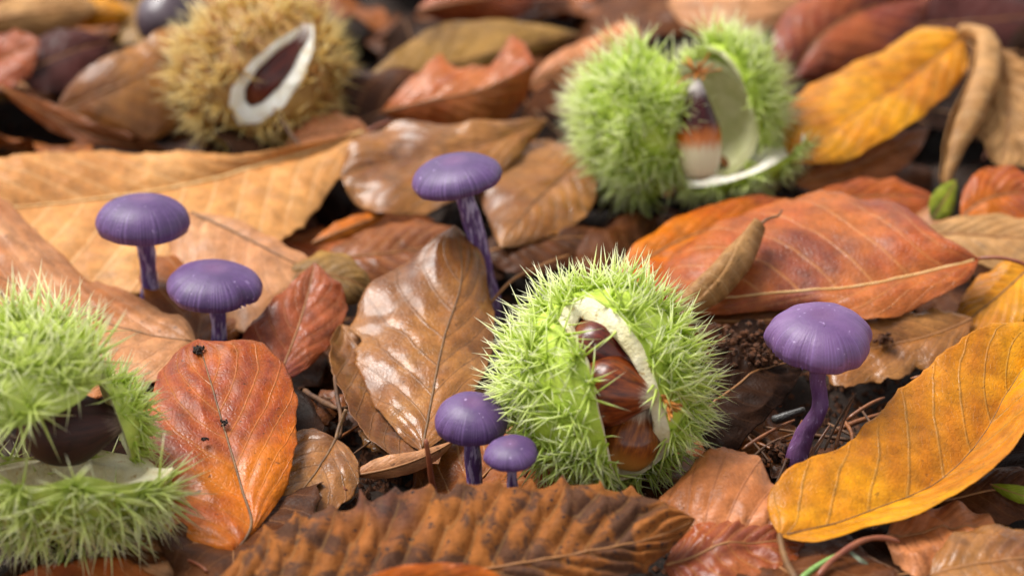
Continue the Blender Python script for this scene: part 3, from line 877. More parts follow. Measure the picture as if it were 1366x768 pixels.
def valve(root, sh, fr, tho, thi, thick, m_out, m_in, loc, name='husk', lip=.5):
    nph, nth, nl = 96, 30, 9
    phs = np.linspace(-math.pi, math.pi, nph, endpoint=False)
    A, e1, e2 = fr
    to, ti = tho(phs), thi(phs)
    dirs = lambda th: np.cos(th)[:, None] * A + np.sin(th)[:, None] * (np.cos(phs)[:, None] * e1 + np.sin(phs)[:, None] * e2)
    rows = [sh.pos(dirs(to * f)) for f in np.linspace(.02, 1, nth)]
    V = np.concatenate(rows); F = grid_faces(nth, nph, 0, True)
    F.append(tuple(range(nph))[::-1])
    o = mesh_obj(name, V, F, m_out, root, loc)
    rows = []
    for f in np.linspace(0, 1, nl):
        th = to + (ti - to) * f
        k = 1 - thick * f + lip * .18 * thick * math.sin(math.pi * f) + .0
        rows.append(sh.pos(dirs(th), np.full(nph, k) + .015 * wob(np.stack([np.cos(phs), np.sin(phs)], 1), 9, 4)* math.sin(math.pi * f)))
    for f in np.linspace(.94, .02, 18):
        rows.append(sh.pos(dirs(ti * f), np.full(nph, (1 - thick))))
    V = np.concatenate(rows); F = grid_faces(len(rows), nph, 0, True)
    F.append(tuple(range((len(rows) - 1) * nph, len(rows) * nph)))
    mesh_obj('husk_lining', V, F, m_in, root, loc)
    return o


def spines(root, sh, fr, tho, nclus, per, ln, mat, loc, seed, spread=.85, rad=.00042, margin=.07, name='spines'):
    r = np.random.default_rng(seed)
    pts_, nrm = [], []
    while len(pts_) < nclus:
        d = r.normal(size=3); d /= np.linalg.norm(d)
        th, ph = ang(d, fr)
        if th < tho(ph) - margin * (.3 + r.random()):
            pts_.append(sh.pos(d[None])[0]); nrm.append(sh.normal(d))
    V, F, T = [], [], []
    a = np.array([0, 2.094, 4.189])
    for p, n in zip(pts_, nrm):
        lean = r.normal(size=3) * .22
        for _ in range(per):
            dr = n + lean + r.normal(size=3) * spread * .55
            dr /= np.linalg.norm(dr)
            if dr @ n < .12: dr = dr + n * .4; dr /= np.linalg.norm(dr)
            l = ln * r.uniform(.45, 1.12)
            _, u, w = frame(dr)
            b0 = p + (u * r.normal() + w * r.normal()) * .0006 - n * .0006
            bendv = (u * r.normal() + w * r.normal()) * l * .022
            rr = rad * r.uniform(.75, 1.2)
            k = len(V)
            circ = np.cos(a)[:, None] * u + np.sin(a)[:, None] * w
            V.extend(b0 + circ * rr); V.extend(b0 + dr * l * .5 + bendv + circ * rr * .62); V.append(b0 + dr * l)
            T += [0, 0, 0, .5, .5, .5, 1]
            for j in range(3):
                q = (j + 1) % 3
                F.append((k + j, k + q, k + 3 + q, k + 3 + j)); F.append((k + 3 + j, k + 3 + q, k + 6))
    o = mesh_obj(name, np.array(V), F, mat, root, loc, True, {'tip': np.array(T)})
    o['kind'] = 'stuff'
    return o


def nut_mat(name, dark, mid, light, tip, l0=-.75, rough=.3, tip0=.8, band=None, coat=.3):
    """shiny shell: paler near the base scar, streaks along it, pale downy point (attribute ax: -1 base, 1 point)"""
    t = NT(name)
    a = t.attr('ax'); an = t.attr('an')
    co = t.coord()
    cx = t.n.new('ShaderNodeCombineXYZ'); t.link(t.math('MULTIPLY', an, 7.0), cx.inputs[0]); t.link(t.math('MULTIPLY', a, .7), cx.inputs[1])
    st = t.noise(cx.outputs[0], 3.2, 4, .65)
    c = t.mix(t.rng(st, .35, .68), lin(dark), lin(mid))
    j = t.math('ADD', a, t.math('MULTIPLY', t.math('SUBTRACT', st, .5), .5))
    if band: c = t.mix(t.rng(j, l0 + .85, l0 + .45), c, lin(band))
    c = t.mix(t.math('MULTIPLY', t.rng(j, l0 + .5 if band else l0 + .55, l0 + .15 if band else l0), .95), c, lin(light))
    n = t.noise(co, 400, 3, .6)
    tm = t.rng(t.math('ADD', j, t.math('MULTIPLY', t.math('SUBTRACT', n, .5), .12)), tip0, .96)
    c = t.mix(tm, c, lin(tip))
    t.link(c, t.p.inputs['Base Color'])
    t.link(t.math('ADD', t.math('MULTIPLY', tm, .5), rough), t.p.inputs['Roughness'])
    t.p.inputs['Coat Weight'].default_value = coat
    t.p.inputs['Specular IOR Level'].default_value = .35
    t.p.inputs['Coat Roughness'].default_value = .16
    t.link(t.bump(st, .0002, .5), t.p.inputs['Normal'])
    return t.m


NUT = nut_mat('nut_brown', '4a1a0c', '8c421a', 'b0692e', 'd8cbb8')
NUT_RED = nut_mat('nut_maroon', '3c100c', '6e2a1c', '8a4628', 'd8c8c0')
NUT_DULL = nut_mat('nut_dull', '2a1210', '42201a', '4c2a1e', '8a7468', rough=.55, coat=0.0)
NUT_PALE = nut_mat('nut_two_tone', '2a0a0c', '4a1216', 'e2d8b4', 'e6dcd8', -.45, .25, .8, 'c0661c', .1)
NUT_AMBER = nut_mat('nut_amber', '5e2a10', '98541e', 'b87a36', 'dccfb8', -.6, .28, .6)


def nut(label, C, axis, length, width, depth, mat, side=None, style=None):
    """plump nut with a drawn-out point; parts: shell (the root), point tuft"""
    ax, e1, e2 = frame(np.asarray(axis, float))
    if side is not None:
        e1 = np.asarray(side, float) - ax * (np.asarray(side, float) @ ax); e1 /= np.linalg.norm(e1); e2 = np.cross(ax, e1)
    nt, na = 40, 48
    s = np.linspace(0, 1, nt)
    z = -np.cos(s * math.pi)
    rr = np.sqrt(np.clip(1 - z ** 2, 0, 1)) * np.where(z > .1, 1 - .30 * np.clip((z - .1) / .9, 0, 1) ** 1.3, 1) * (1 - .0 * z)
    zz = np.where(z > .4, z + .28 * ((z - .4) / .6) ** 2.5, z)
    zz = np.where(z < -.75, -.75 + (z + .75) * .45, zz)
    a = np.linspace(0, 2 * math.pi, na, endpoint=False)
    V = (C + zz[:, None, None] * ax * length / 2 + rr[:, None, None] * (np.cos(a)[None, :, None] * e1 * width / 2 + np.sin(a)[None, :, None] * e2 * depth / 2))
    V = V + (V - C) * (wob(V, 130, 5) * .02)[..., None]
    V = V.reshape(-1, 3)
    A = np.repeat(z, na)
    N = np.tile(np.abs(a / math.pi - 1), nt)
    loc = V[np.argmin(V[:, 2])].copy()
    o = mesh_obj('chestnut', V, grid_faces(nt, na, 0, True), mat, None, loc, True, {'ax': A, 'an': N})
    tag(o, label, 'chestnut')
    tipp = C + ax * length / 2 * 1.24
    if style:
        geos = []
        r = np.random.default_rng(style)
        for i in range(15):
            d = ax + r.normal(size=3) * .55 + vR(.1, .35, .7); d /= np.linalg.norm(d)
            l = r.uniform(.006, .0105)
            q = np.array([tipp - ax * .002, tipp + ax * .0012, tipp + ax * .0012 + d * l * .6, tipp + d * l + r.normal(size=3) * .0008])
            geos.append(tube_geo(spline(q, np.linspace(0, 1, 8)), np.linspace(.0005, .00028, 8), 5))
        v, f = join(geos)
        mesh_obj('style_tuft', v, f, simple_mat('style_tuft', 'c9802c', '8a4e1e', 300, .6), o, loc)
    return o


const = lambda v: (lambda x: np.full(np.shape(x), v) if np.ndim(x) else v)


def lobe(a0, amp, n, ph):
    return lambda x: a0 * (1 + amp * np.cos(n * (np.asarray(x) - ph)))


# --- the open green husk with three nuts
C0 = at(803, 512, 3.0)
rootc = empty('chestnut_husk', at(803, 640, .25), 'open bright green spiny husk with three glossy nuts between the mushrooms', 'chestnut husk')
rootc.location = (C0[0], C0[1], C0[2] - .0285); rootc['_w'] = [float(v) for v in rootc.location]
sh = Shell(C0, (.0262, .0260, .0268), None, 3)
outer = [(772, 394), (755, 410), (743, 432), (757, 448), (777, 471), (791, 512), (798, 549), (807, 585), (814, 624), (828, 643), (864, 643),
         (890, 622), (895, 576), (887, 543), (876, 502), (859, 460), (832, 425), (803, 404)]
inner = [(775, 425), (766, 440), (772, 455), (784, 476), (795, 514), (801, 549), (809, 585), (815, 612), (826, 624), (852, 622),
         (869, 600), (873, 570), (867, 535), (856, 502), (840, 474), (819, 449), (797, 436)]
oc = sh.hit(822, 528)
fr = frame(-oc)
tho = border(sh, outer, fr); thi_ = border(sh, inner, fr, .86)
valve(rootc, sh, fr, tho, thi_, .14, HUSK_GREEN, LINING, np.array(rootc['_w']))
spines(rootc, sh, fr, tho, 430, 8, .0132, SP_GREEN, np.array(rootc['_w']), 21, 1.9, .00048, margin=.0)


def nut_at(px, py, shell, back, **kw):
    p = shell.C + 0
    d = ray(px, py)
    h = shell.pos(shell.hit(px, py)[None])[0]
    return h + d * back


vR = lambda a, b, c=0.0: RIGHT * a - UP * b - FWD * c      # a right, b down in the picture, c towards the lens
nut('uppermost glossy maroon nut in the open green husk', nut_at(799, 463, sh, .0128), vR(.84, .42, .30), .0190, .0175, .020, NUT_RED, side=vR(-.35, .86))
nut('middle glossy brown nut with brown style tuft in the open green husk', nut_at(815, 520, sh, .0104), vR(.93, .14, .28), .0205, .0200, .020, NUT, side=vR(-.1, 1), style=4)
nut('lowest amber-brown nut in the open green husk', nut_at(840, 584, sh, .0140), vR(.28, -.92, .28), .0200, .0180, .018, NUT_AMBER, side=vR(.9, .35))

# --- brownish husk at the back left, with a white-rimmed slit
C1 = at(345, 98, 3.3)
root1 = empty('chestnut_husk', (C1[0], C1[1], C1[2] - .027), 'straw-brown spiny husk with a white-rimmed slit, behind the large tan leaf', 'chestnut husk')
sh1 = Shell(C1, (.0262, .0262, .0240), None, 8)
outer1 = [(416, 34), (402, 36), (372, 52), (335, 82), (308, 118), (304, 142), (318, 168), (345, 165), (380, 142), (404, 108), (418, 68)]
inner1 = [(404, 52), (396, 52), (372, 66), (344, 92), (326, 120), (326, 136), (334, 144), (350, 138), (374, 118), (392, 92), (402, 66)]
oc = sh1.hit(362, 100)
fr1 = frame(-oc)
tho1 = border(sh1, outer1, fr1); thi1 = border(sh1, inner1, fr1, .88)
l1 = np.array(root1['_w'])
valve(root1, sh1, fr1, tho1, thi1, .12, HUSK_BROWN, LINING_W, l1, lip=1.2)
spines(root1, sh1, fr1, tho1, 270, 7, .0125, SP_BROWN, l1, 31, 1.3, .0004)
spines(root1, sh1, fr1, tho1, 80, 7, .0085, SP_RUST, l1, 33, .95, .0004)
nut('dark maroon nut inside the white-rimmed slit', nut_at(362, 100, sh1, .0145), vR(.6, -.8, .1), .032, .024, .020, NUT_RED, side=vR(.8, .6))

# --- green husk at the back right, split into three valves round a two-tone nut
Cb = at(925, 165, 3.0)
root2 = empty('chestnut_husk', (Cb[0], Cb[1], .004), 'green spiny husk split wide open, showing a cream-and-dark nut', 'chestnut husk')
l2 = np.array(root2['_w'])
Ca = at(868, 165, 3.2)
s2 = Shell(Ca, (.0205, .022, .0255), None, 12)
f2 = frame(np.array([-.78, -.60, .12]))
th2 = lobe(1.50, .05, 2, .5)
valve(root2, s2, f2, th2, const(1.46), .12, HUSK_GREEN, LINING_G, l2)
spines(root2, s2, f2, th2, 250, 7, .0135, SP_GREEN, l2, 41, 1.3, .0004)
Cr = at(960, 142, 3.5)
s3 = Shell(Cr, (.0165, .018, .0215), None, 14)
f3 = frame(np.array([.72, .45, .42]))
th3 = lobe(1.28, .08, 2, .2)
valve(root2, s3, f3, th3, const(1.22), .10, HUSK_GREEN, LINING_G, l2)
spines(root2, s3, f3, th3, 160, 7, .0135, SP_GREEN, l2, 43, 1.2, .0004)
s8 = Shell(at(940, 165, 3.3), (.019, .019, .021), None, 24)
f8 = frame(np.array([.15, .93, -.25]))
valve(root2, s8, f8, const(1.25), const(1.2), .12, HUSK_GREEN, LINING_G, l2)
spines(root2, s8, f8, const(1.25), 80, 7, .011, SP_GREEN, l2, 47, .9, .0005)
Cf = at(985, 205, 2.2)
ry = math.radians(-22)
rot = np.array([[math.cos(ry), 0, -math.sin(ry)], [0, 1, 0], [math.sin(ry), 0, math.cos(ry)]]).T
rot = np.array([[math.cos(ry), 0, math.sin(ry)], [0, 1, 0], [-math.sin(ry), 0, math.cos(ry)]])
s4 = Shell(Cf, (.0225, .013, .012), rot, 16)
f4 = frame(np.array([.0, .10, -.99]))
th4 = const(1.45)
valve(root2, s4, f4, th4, const(1.02), .42, HUSK_GREEN, LINING_W, l2, lip=1.0)
spines(root2, s4, f4, th4, 120, 7, .0085, SP_PALE, l2, 45, .9, .0005, margin=.06)
nut('two-tone nut, cream below and dark maroon above, in the split green husk', at(932, 185, 3.6), vR(-.05, -1, .15), .030, .0145, .015, NUT_PALE, side=vR(1, 0), style=9)

# --- husk in the left foreground, two valves gaping round a dark nut
Cl = at(70, 585, 3.0)
root3 = empty('chestnut_husk', (Cl[0], Cl[1], .004), 'pale green gaping husk in the left foreground, overlapping the bright orange leaf', 'chestnut husk')
l3 = np.array(root3['_w'])
s5 = Shell(at(28, 540, 4.0), (.0275, .024, .0225), None, 18)
f5 = frame(np.array([-.38, .10, .92]))
th5 = lobe(1.40, .06, 2, .8)
valve(root3, s5, f5, th5, const(1.30), .2, HUSK_PALE, LINING, l3, lip=1.2)
spines(root3, s5, f5, th5, 170, 7, .0165, SP_PALE, l3, 51, 1.7, .0005, margin=.06)
s6 = Shell(at(82, 612, 2.75), (.0290, .021, .0215), None, 20)
f6 = frame(np.array([.02, -.34, -.94]))
th6 = lambda x: 1.42 * (1 + .04 * np.cos(2 * np.asarray(x)) + .03 * np.sin(5 * np.asarray(x)) + .02 * np.sin(9 * np.asarray(x) + 1))
valve(root3, s6, f6, th6, lambda x: 1.33 + .05 * np.sin(4 * np.asarray(x) + 2), .2, HUSK_PALE, LINING, l3, lip=1.6)
spines(root3, s6, f6, th6, 200, 7, .0165, SP_PALE, l3, 53, 1.6, .0005, margin=.06)
s7 = Shell(at(128, 565, 2.9), (.0125, .013, .015), None, 22)
f7 = frame(np.array([.85, .35, .25]))
th7 = const(1.15)
valve(root3, s7, f7, th7, const(1.1), .14, HUSK_PALE, LINING_G, l3)
spines(root3, s7, f7, th7, 60, 7, .010, SP_GREEN, l3, 55, .9, .0004)
nut('dark brown nut wedged in the gaping husk of the left foreground', at(92, 572, 3.0), vR(.95, -.15, .1), .026, .020, .022, NUT_DULL, side=vR(.1, 1))

# --- dull loose nut far back
nut('dull grey-violet nut lying behind the straw-brown husk', at(222, 22, 2.2), np.array([.3, .2, .9]), .024, .026, .022,
    simple_mat('nut_bloom', '4a3c44', '5c4c54', 200, .4, .2))


# ------------------------------------------------------------------ amethyst mushrooms
def mushroom_mats(ca='462b5a', cb='543768'):
    t = NT('mushroom_cap')
    co = t.coord()
    tc = t.n.new('ShaderNodeTexCoord')
    sp = t.n.new('ShaderNodeSeparateXYZ'); t.link(tc.outputs['Object'], sp.inputs[0])
    an = t.math('ARCTAN2', sp.outputs[1], sp.outputs[0])
    cx = t.n.new('ShaderNodeCombineXYZ')
    t.link(t.math('COSINE', an), cx.inputs[0]); t.link(t.math('SINE', an), cx.inputs[1])
    st = t.noise(cx.outputs[0], 22, 3, .6)
    rr = t.attr('rr')
    n = t.noise(co, 110, 4, .6)
    c = t.mix(t.rng(n, .35, .65), lin(ca), lin(cb))
    c = t.mix(t.rng(rr, .45, .05), c, lin('5e3a66'))
    c = t.mix(t.math('MULTIPLY', t.math('MULTIPLY', t.rng(st, .42, .68), t.rng(rr, .45, .95)), .55), c, lin('8a6aa4'))
    fl = t.noise(co, 620, 2, .5)
    c = t.mix(t.math('MULTIPLY', t.rng(fl, .70, .76), .6), c, lin('b8a0c8'))
    fd = t.noise(co, 460, 2, .5)
    c = t.mix(t.math('MULTIPLY', t.rng(fd, .30, .26), .5), c, lin('38203a'))
    t.link(c, t.p.inputs['Base Color'])
    t.p.inputs['Roughness'].default_value = .5
    t.p.inputs['Coat Weight'].default_value = .12
    t.p.inputs['Coat Roughness'].default_value = .35
    t.p.inputs['Subsurface Weight'].default_value = .25
    t.p.inputs['Subsurface Radius'].default_value = (.9, .45, 1.0)
    t.p.inputs['Subsurface Scale'].default_value = .0025
    h = t.math('ADD', t.math('MULTIPLY', st, t.rng(rr, .4, 1.0)), t.math('MULTIPLY', t.noise(co, 800, 3, .6), .35))
    t.link(t.bump(h, .00045, .8), t.p.inputs['Normal'])
    cap = t.m
    t = NT('mushroom_stem')
    co = t.coord(scale=(1, 1, .16))
    n = t.noise(co, 900, 3, .6)
    c = t.mix(t.rng(t.noise(t.coord(), 160, 3, .6), .35, .65), lin('4e3266'), lin('5f3f7c'))
    c = t.mix(t.math('MULTIPLY', t.rng(n, .47, .60), .85), c, lin('b0a0c4'))
    t.link(c, t.p.inputs['Base Color'])
    t.p.inputs['Roughness'].default_value = .55
    t.p.inputs['Subsurface Weight'].default_value = .15
    t.p.inputs['Subsurface Scale'].default_value = .002
    t.link(t.bump(n, .0004), t.p.inputs['Normal'])
    stem = t.m
    stem2 = simple_mat('mushroom_stem_plum', '5c3560', '6e4574', 500, .5, .15, stretch=(1, 1, .2), bump=.0003, sss=.15, c3='9a7fa4')
    gill = simple_mat('mushroom_gills', '5a3a78', '6d4a8c', 300, .6)
    return cap, stem, stem2, gill


M_CAP, M_STEM, M_STEM2, M_GILL = mushroom_mats()
M_CAP2 = mushroom_mats('5c3d6c', '6b4a78')[0]


def mushroom(label, stem, cap_px, width_px, h_ratio, tilt, stem_r, z_cap, seed, mstem=None, mcap=None, notch=None, wavy=.02, dent=.05):
    """stem: (px, py, z) from the ground up; cap centre (rim plane) at cap_px, z_cap; tilt = (towards the right, away from the lens) in degrees"""
    base = at(*stem[0])
    o = empty('mushroom', base, label, 'mushroom', None)
    cc = at(cap_px[0], cap_px[1], z_cap)
    depth = (cc - CAM) @ FWD
    R = width_px / 2 * depth / FPX
    Hh = R * h_ratio
    Rt = np.array(Matrix.Rotation(math.radians(tilt[0]), 3, 'Y') @ Matrix.Rotation(math.radians(-tilt[1]), 3, 'X'))
    na, nt = 96, 34
    a = np.linspace(0, 2 * math.pi, na, endpoint=False)
    s = np.linspace(.004, 1, nt)
    # dome profile, rim rolled in, then the hidden underside
    th = s * math.pi / 2 * 1.18
    pr = np.sin(th) ** .92 / 1.0
    pz = np.where(th < math.pi / 2, np.cos(th), np.cos(th) * .9)
    pr = np.where(th > math.pi / 2, 1 - (th - math.pi / 2) * .18, pr)
    pz = pz - dent * np.exp(-(pr / .22) ** 2)
    rows, rrs = [], []
    edge = 1 + wavy * (np.sin(3 * a + seed) + .7 * np.sin(7 * a + 2 * seed) + .5 * np.sin(13 * a + seed * 3))
    if notch:
        dlt = (a - math.radians(notch[0]) + math.pi) % (2 * math.pi) - math.pi
        edge -= notch[1] * np.exp(-(dlt / math.radians(notch[2])) ** 2)
    for r_, z_ in zip(pr, pz):
        k = r_ * (1 + (edge - 1) * r_ ** 3)
        zz = z_ + .05 * np.sin(2 * a + seed) * r_ ** 2
        rows.append(np.stack([np.cos(a) * k * R, np.sin(a) * k * R, zz * Hh], 1)); rrs += [r_] * na
    # underside back to the stem
    last = rows[-1]
    for q in (.93, .7, .4, .15):
        rows.append(np.stack([last[:, 0] * q, last[:, 1] * q, last[:, 2] + (1 - q) * Hh * .35 + .02 * Hh], 1)); rrs += [1.0] * na
    V = np.concatenate(rows) @ Rt.T + cc
    me = mesh_obj('cap', (np.concatenate(rows)) , grid_faces(len(rows), na, 0, True, True) + [tuple(range(na))], mcap or M_CAP, None, None, True, {'rr': np.array(rrs)})
    me.parent = o
    me.matrix_local = Matrix.Translation(Vector(cc - base)) @ Matrix(Rt.tolist()).to_4x4()
    me['_w'] = [float(x) for x in cc]
    # gills
    geos = []
    for i in range(44):
        t0 = i / 44 * 2 * math.pi
        r0, r1 = (.16 if i % 2 == 0 else .45) * R, .93 * R
        z0, z1 = Hh * .12, -Hh * .16
        d = np.array([math.cos(t0), math.sin(t0), 0]); w = np.array([-math.sin(t0), math.cos(t0), 0]) * .00018
        q = [d * r0 + [0, 0, z0], d * r1 + [0, 0, z1], d * r1 + [0, 0, z1 - Hh * .07], d * (r0 * .6 + r1 * .4) + [0, 0, (z0 + z1) / 2 - Hh * .22], d * r0 + [0, 0, z0 - Hh * .12]]
        q = np.array(q)
        v = np.concatenate([q + w, q - w])
        geos.append((v, [(0, 1, 2, 3, 4), (9, 8, 7, 6, 5)] + [(j, j + 5, (j + 1) % 5 + 5, (j + 1) % 5) for j in range(5)]))
    v, f = join(geos)
    gi = mesh_obj('gills', v, f, M_GILL, None, None, False)
    gi.parent = me
    # stem
    topc = cc + Rt @ np.array([0, 0, Hh * .15])
    P = np.vstack([pts(stem), topc[None]])
    c = spline(P, np.linspace(0, 1, 40))
    c[0] = c[0] - np.array([0, 0, .010])
    rad = stem_r * .0092 * (1 + .10 * np.cos(np.linspace(0, 6.28, 40) + seed) + .22 * np.exp(-np.linspace(0, 8, 40)))
    v, f = tube_geo(c, rad, 20, seed, .06)
    mesh_obj('stem', v, f, mstem or M_STEM, o, base)
    return o


mushroom('violet mushroom with smooth flat-bottomed cap in front of the large tan leaf', [(201, 402, 1.0), (199, 370, 1.8), (195, 335, 2.7)],
         (190, 299, ), 126, .62, (0, 9), .29, 3.6, 1, wavy=.012)
mushroom('violet mushroom with a notched rim in front of the brown dark-ribbed leaf', [(292, 462, .7), (292, 440, 1.3), (291, 420, 1.8)],
         (286, 384), 128, .48, (3, 3), .25, 2.6, 2, notch=(-42, .13, 9), wavy=.018)
mushroom('leaning violet mushroom with tilted cap behind the upright brown leaf', [(656, 402, .6), (645, 355, 1.9), (630, 295, 3.5)],
         (610, 238), 122, .46, (-9, 4), .29, 4.9, 3, wavy=.012)
mushroom('larger of the twin violet mushrooms beside the open green husk', [(633, 655, .4), (632, 625, 1.1), (630, 600, 1.7)],
         (629, 562), 98, .68, (2, -5), .23, 2.6, 4, wavy=.014)
mushroom('smaller of the twin violet mushrooms beside the open green husk', [(684, 672, 1.0), (684, 655, 1.4), (683, 634, 1.9)],
         (682, 606), 73, .52, (-5, -4), .16, 2.6, 5, wavy=.02, dent=.02)
mushroom('lone violet mushroom with crooked stem and frilled rim behind the yellow-orange leaf', [(1062, 614, .4), (1074, 578, 1.15), (1093, 545, 1.9), (1091, 505, 2.8)],
         (1093, 454), 141, .60, (2, -2), .27, 3.95, 6, mstem=M_STEM2, mcap=M_CAP2, wavy=.036)


# ------------------------------------------------------------------ twigs, needles, crumbs
def stick(name, label, path, r, mat, cat, group=None, seed=1, rough=.12, n=18, taper=.8, seg=8):
    c = spline(pts(path), np.linspace(0, 1, n))
    e = np.linspace(0, 1, n)
    v, f = tube_geo(c, np.linspace(r, r * taper, n) * .01 * np.clip(np.minimum(e, 1 - e) * 9 + .45, 0, 1) ** .6, seg, seed, rough)
    loc = v[np.argmin(v[:, 2])].copy()
    return tag(mesh_obj(name, v, f, mat, None, loc), label, cat, group)


stick('twig', 'thin curved brown twig behind the open green husk', [(640, 425, .9), (662, 395, 1.5), (685, 372, 1.8), (720, 355, 1.9), (760, 340, 1.7)], .05, M_VEIN_B, 'twig')
stick('leaf_stalk', 'upright red-brown leaf stalk beside the twin mushrooms', [(582, 668, .6), (576, 640, 1.3), (572, 612, 2.0), (568, 586, 2.6)], .085, M_STALK, 'stalk', rough=.06)
stick('twig', 'short dark twig standing in the gap above the small round leaf', [(452, 585, .5), (455, 560, .8), (450, 530, 1.1), (446, 500, 1.5)], .07, M_TWIG, 'twig', seed=4)
stick('twig', 'knobbly blackish twig crossing the dark gap', [(405, 520, .3), (430, 535, .6), (455, 545, .8), (478, 535, .7)], .09, M_TWIG, 'twig', seed=6, rough=.25)
stick('twig', 'fine brown twig lying on the pale orange-tan leaf', [(-5, 385, 2.35), (15, 408, 2.15), (36, 434, 1.85)], .05, M_TWIG, 'twig', seed=2)
stick('twig', 'thin grey twig leaning against the straw-brown husk', [(370, 150, 3.0), (385, 175, 2.7), (402, 196, 2.4)], .07, M_TWIG, 'twig', seed=9)
stick('twig', 'blunt charcoal-black twig stub beside the crooked mushroom stem', [(1030, 560, .8), (1052, 552, 1.0), (1074, 545, 1.15)], .17, M_CHAR, 'twig', seed=3, rough=.35, taper=.7)
NE = [[(1100, 600, .7), (1120, 558, 1.4), (1142, 524, 2.1)], [(1114, 600, .7), (1122, 570, 1.2), (1138, 530, 1.9)], [(1040, 640, .3), (1055, 600, .5), (1070, 560, .9)],
      [(1035, 645, .3), (1050, 610, .5), (1062, 570, .8)], [(1078, 612, .5), (1092, 590, .8), (1108, 566, 1.1)], [(990, 600, .3), (1020, 580, .5), (1060, 560, .7)],
      [(1000, 615, .3), (1040, 585, .5), (1075, 575, .6)], [(1010, 590, .4), (1035, 600, .4), (1070, 605, .4)], [(1130, 560, .6), (1150, 545, .8), (1180, 530, .9)],
      [(1070, 640, .3), (1085, 610, .5), (1100, 580, .7)], [(1215, 505, 1.2), (1250, 497, 1.3), (1290, 488, 1.3)], [(1125, 560, .5), (1135, 575, .5), (1130, 600, .6)],
      [(985, 570, .5), (1005, 590, .4), (1030, 620, .3)]]
for i, p in enumerate(NE):
    stick('pine_needle', 'brown pine needle fallen around the crooked mushroom stem', p, .045 + .012 * (i % 3), M_NEEDLE if i % 3 else M_TWIG, 'needle',
          'needles round the crooked mushroom', seed=i, rough=.05, n=10, taper=.7, seg=6)
stick('plant_stem', 'short green plant stem in the near right foreground', [(1068, 772, .8), (1095, 752, .9), (1122, 738, 1.0)], .09, M_STEMGREEN, 'stem', rough=.05)
stick('twig', 'grey-green mossy twig in the near right foreground', [(1120, 735, .6), (1150, 755, .6), (1185, 780, .6)], .22, simple_mat('mossy', '5a6048', '77806a', 200, .6, .2), 'twig', seed=8)
stick('leaf_stalk', 'arched red-brown leaf stalk over the green stem', [(1090, 770, .9), (1125, 735, 1.2), (1165, 717, 1.3), (1200, 722, 1.1)], .09, M_STALK, 'stalk')
stick('twig', 'brown twig under the large yellow-orange leaf', [(1095, 712, .6), (1140, 735, .6), (1200, 765, .5)], .10, M_TWIG, 'twig', seed=12)


def crumb(label, px, py, z, r, mat, seed, n=5, spread=.6, group=None, cat='crumb', name='soil_crumb'):
    """irregular clod of a few fused grains"""
    c0 = at(px, py, z)
    rg = np.random.default_rng(seed)
    geos = []
    for i in range(n * 5):
        a = np.linspace(0, 2 * math.pi, 9, endpoint=False); b = np.linspace(0.05, math.pi - .05, 6)
        v = np.array([[math.sin(q) * math.cos(w), math.sin(q) * math.sin(w), math.cos(q)] for q in b for w in a])
        v = v * rg.uniform(.25, .8, 3) * (1 + .4 * wob(v, 4, seed + i))[:, None] * r * .01 * .75
        v = v + c0 + rg.normal(size=3) * r * .01 * spread * np.array([1, 1, .5])
        geos.append((v, grid_faces(6, 9, 0, True)))
    v, f = join(geos)
    loc = v[np.argmin(v[:, 2])].copy()
    return tag(mesh_obj(name, v, f, mat, None, loc, False), label, cat, group)


crumb('black crumb of soil at the head of the bright orange leaf', 264, 466, 2.6, .13, M_CRUMB, 1)
crumb('dark crumb on the midrib of the bright orange leaf', 300, 564, 1.95, .08, M_CRUMB, 2, 4)
crumb('black round dropping on the left half of the bright orange leaf', 273, 585, 1.85, .09, M_CRUMB, 3, 3, .3)
crumb('rusty crumbling wood lump under the edge of the big red-orange leaf', 985, 460, 1.5, .2, M_RUSTCR, 4, 26, 2.0)
crumb('rusty crumbling lump touching the left rim of the lone mushroom', 1022, 474, 1.45, .16, M_RUSTCR, 5, 16, 1.3)
crumb('brown crumb on the torn wet leaf beside the lone mushroom', 1178, 452, 1.25, .13, M_RUSTCR, 6, 9, .9)
crumb('dark clod of soil at the foot of the crooked mushroom stem', 1045, 600, .4, .28, M_RUSTCR, 7, 10, .9)

rn = random.Random(5)
for i in range(26):
    cx, cy, cr_ = BARE[i % 3] if i % 4 else BARE[0]
    a, q = rn.uniform(0, 6.28), cr_ * math.sqrt(rn.random()) * .9
    x, y, th, l = cx + q * math.cos(a), cy + q * math.sin(a), rn.uniform(0, 3.14), rn.uniform(.008, .02)
    z = rn.uniform(-.002, .002)
    P3 = np.array([[x - l * math.cos(th), y - l * math.sin(th), z], [x, y, z + .002], [x + l * math.cos(th), y + l * math.sin(th), z + rn.uniform(0, .005)]])
    v, f = tube_geo(spline(P3, np.linspace(0, 1, 9)), np.linspace(.0006, .0003, 9) * rn.uniform(.7, 1.6), 6, i, .1)
    loc = v[np.argmin(v[:, 2])].copy()
    spot = ('around the crooked mushroom stem', 'above the small round leaf', 'below the open green husk')[BARE.index((cx, cy, cr_))]
    tag(mesh_obj('pine_needle', v, f, M_NEEDLE if i % 2 else M_TWIG, None, loc), 'thin brown needle lying on bare soil ' + spot, 'needle', 'soil litter bits ' + spot)
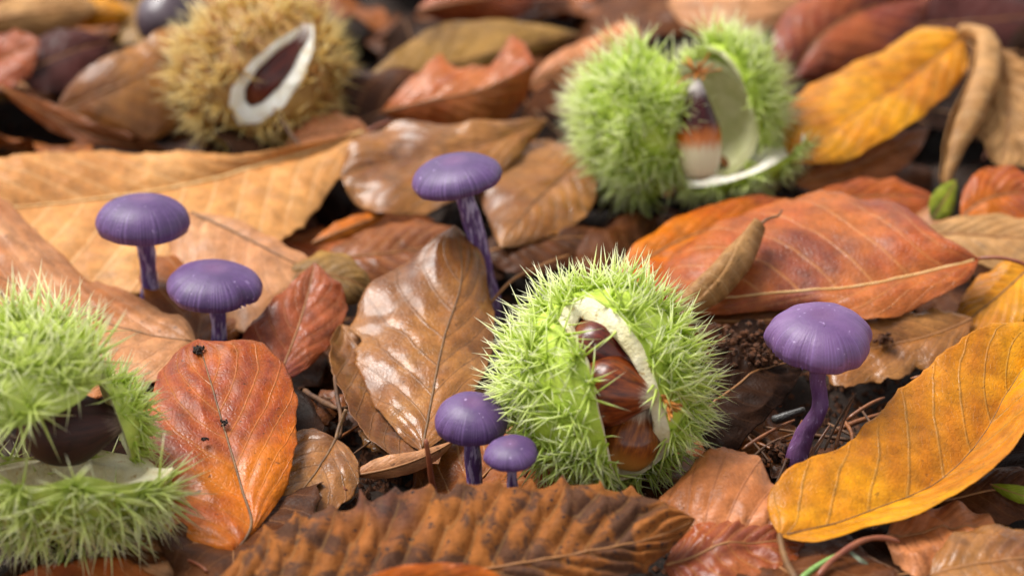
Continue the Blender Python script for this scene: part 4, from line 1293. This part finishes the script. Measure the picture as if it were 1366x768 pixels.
for i in range(16):                              # torn scraps of dark leaf on the soil
    cx, cy, cr_ = BARE[i % 3] if i % 4 else BARE[0]
    a, q = rn.uniform(0, 6.28), cr_ * math.sqrt(rn.random()) * .85
    x, y, th, l = cx + q * math.cos(a), cy + q * math.sin(a), rn.uniform(0, 6.28), rn.uniform(.008, .016)
    z = rn.uniform(-.002, .003)
    d, w = np.array([math.cos(th), math.sin(th), rn.uniform(-.3, .3)]), np.array([-math.sin(th), math.cos(th), rn.uniform(-.3, .3)])
    c0 = np.array([x, y, z])
    V, F, A, rb, rnn = leaf_mesh('scrap', np.array([c0 - d * l * .4 + w * l * .5, c0 + d * l * .5 + w * l * .4]), np.array([c0 - d * l, c0, c0 + d * l]),
                                np.array([c0 - d * l * .5 - w * l * .4, c0 + d * l * .3 - w * l * .6]), None, nv=4, nt=22, nu=8, seed=900 + i, ragged=.14, rumple=.08, wave=.1)
    loc = V[np.argmin(V[:, 2])].copy()
    spot = ('around the crooked mushroom stem', 'above the small round leaf', 'below the open green husk')[BARE.index((cx, cy, cr_))]
    tag(mesh_obj('leaf_scrap', V, F, LM[('darkbr', 'brown', 'darkbr', 'glossy')[i % 4]], None, loc, True, A), 'torn brown leaf scrap on bare soil ' + spot, 'leaf scrap', 'leaf scraps ' + spot)

# loose soil grains in the gaps
rg = np.random.default_rng(99)
geos = []
for i in range(5200):
    x, y = rg.uniform(-.22, .22), rg.uniform(-.17, .25)
    if i % 2:
        b_ = BARE[i // 2 % len(BARE)]; x, y = b_[0] + rg.normal() * b_[2] * .55, b_[1] + rg.normal() * b_[2] * .55
    c0 = np.array([x, y, soil_h(np.array(x), np.array(y)) - .006])
    r = rg.uniform(.0006, .0022)
    v = np.array([[1, 0, 0], [0, 1, 0], [-1, 0, 0], [0, -1, 0], [0, 0, 1], [0, 0, -1.0]]) * rg.uniform(.5, 1.2, (6, 1)) * r
    geos.append((v + c0, [(0, 1, 4), (1, 2, 4), (2, 3, 4), (3, 0, 4), (1, 0, 5), (2, 1, 5), (3, 2, 5), (0, 3, 5)]))
v, f = join(geos)
tag(mesh_obj('soil_grains', v, f, M_RUSTCR, None, None, False), 'loose dark soil grains and crumbs in the gaps between leaves', 'soil', kind='stuff')

for o in bpy.data.objects:
    if '_w' in o: del o['_w']
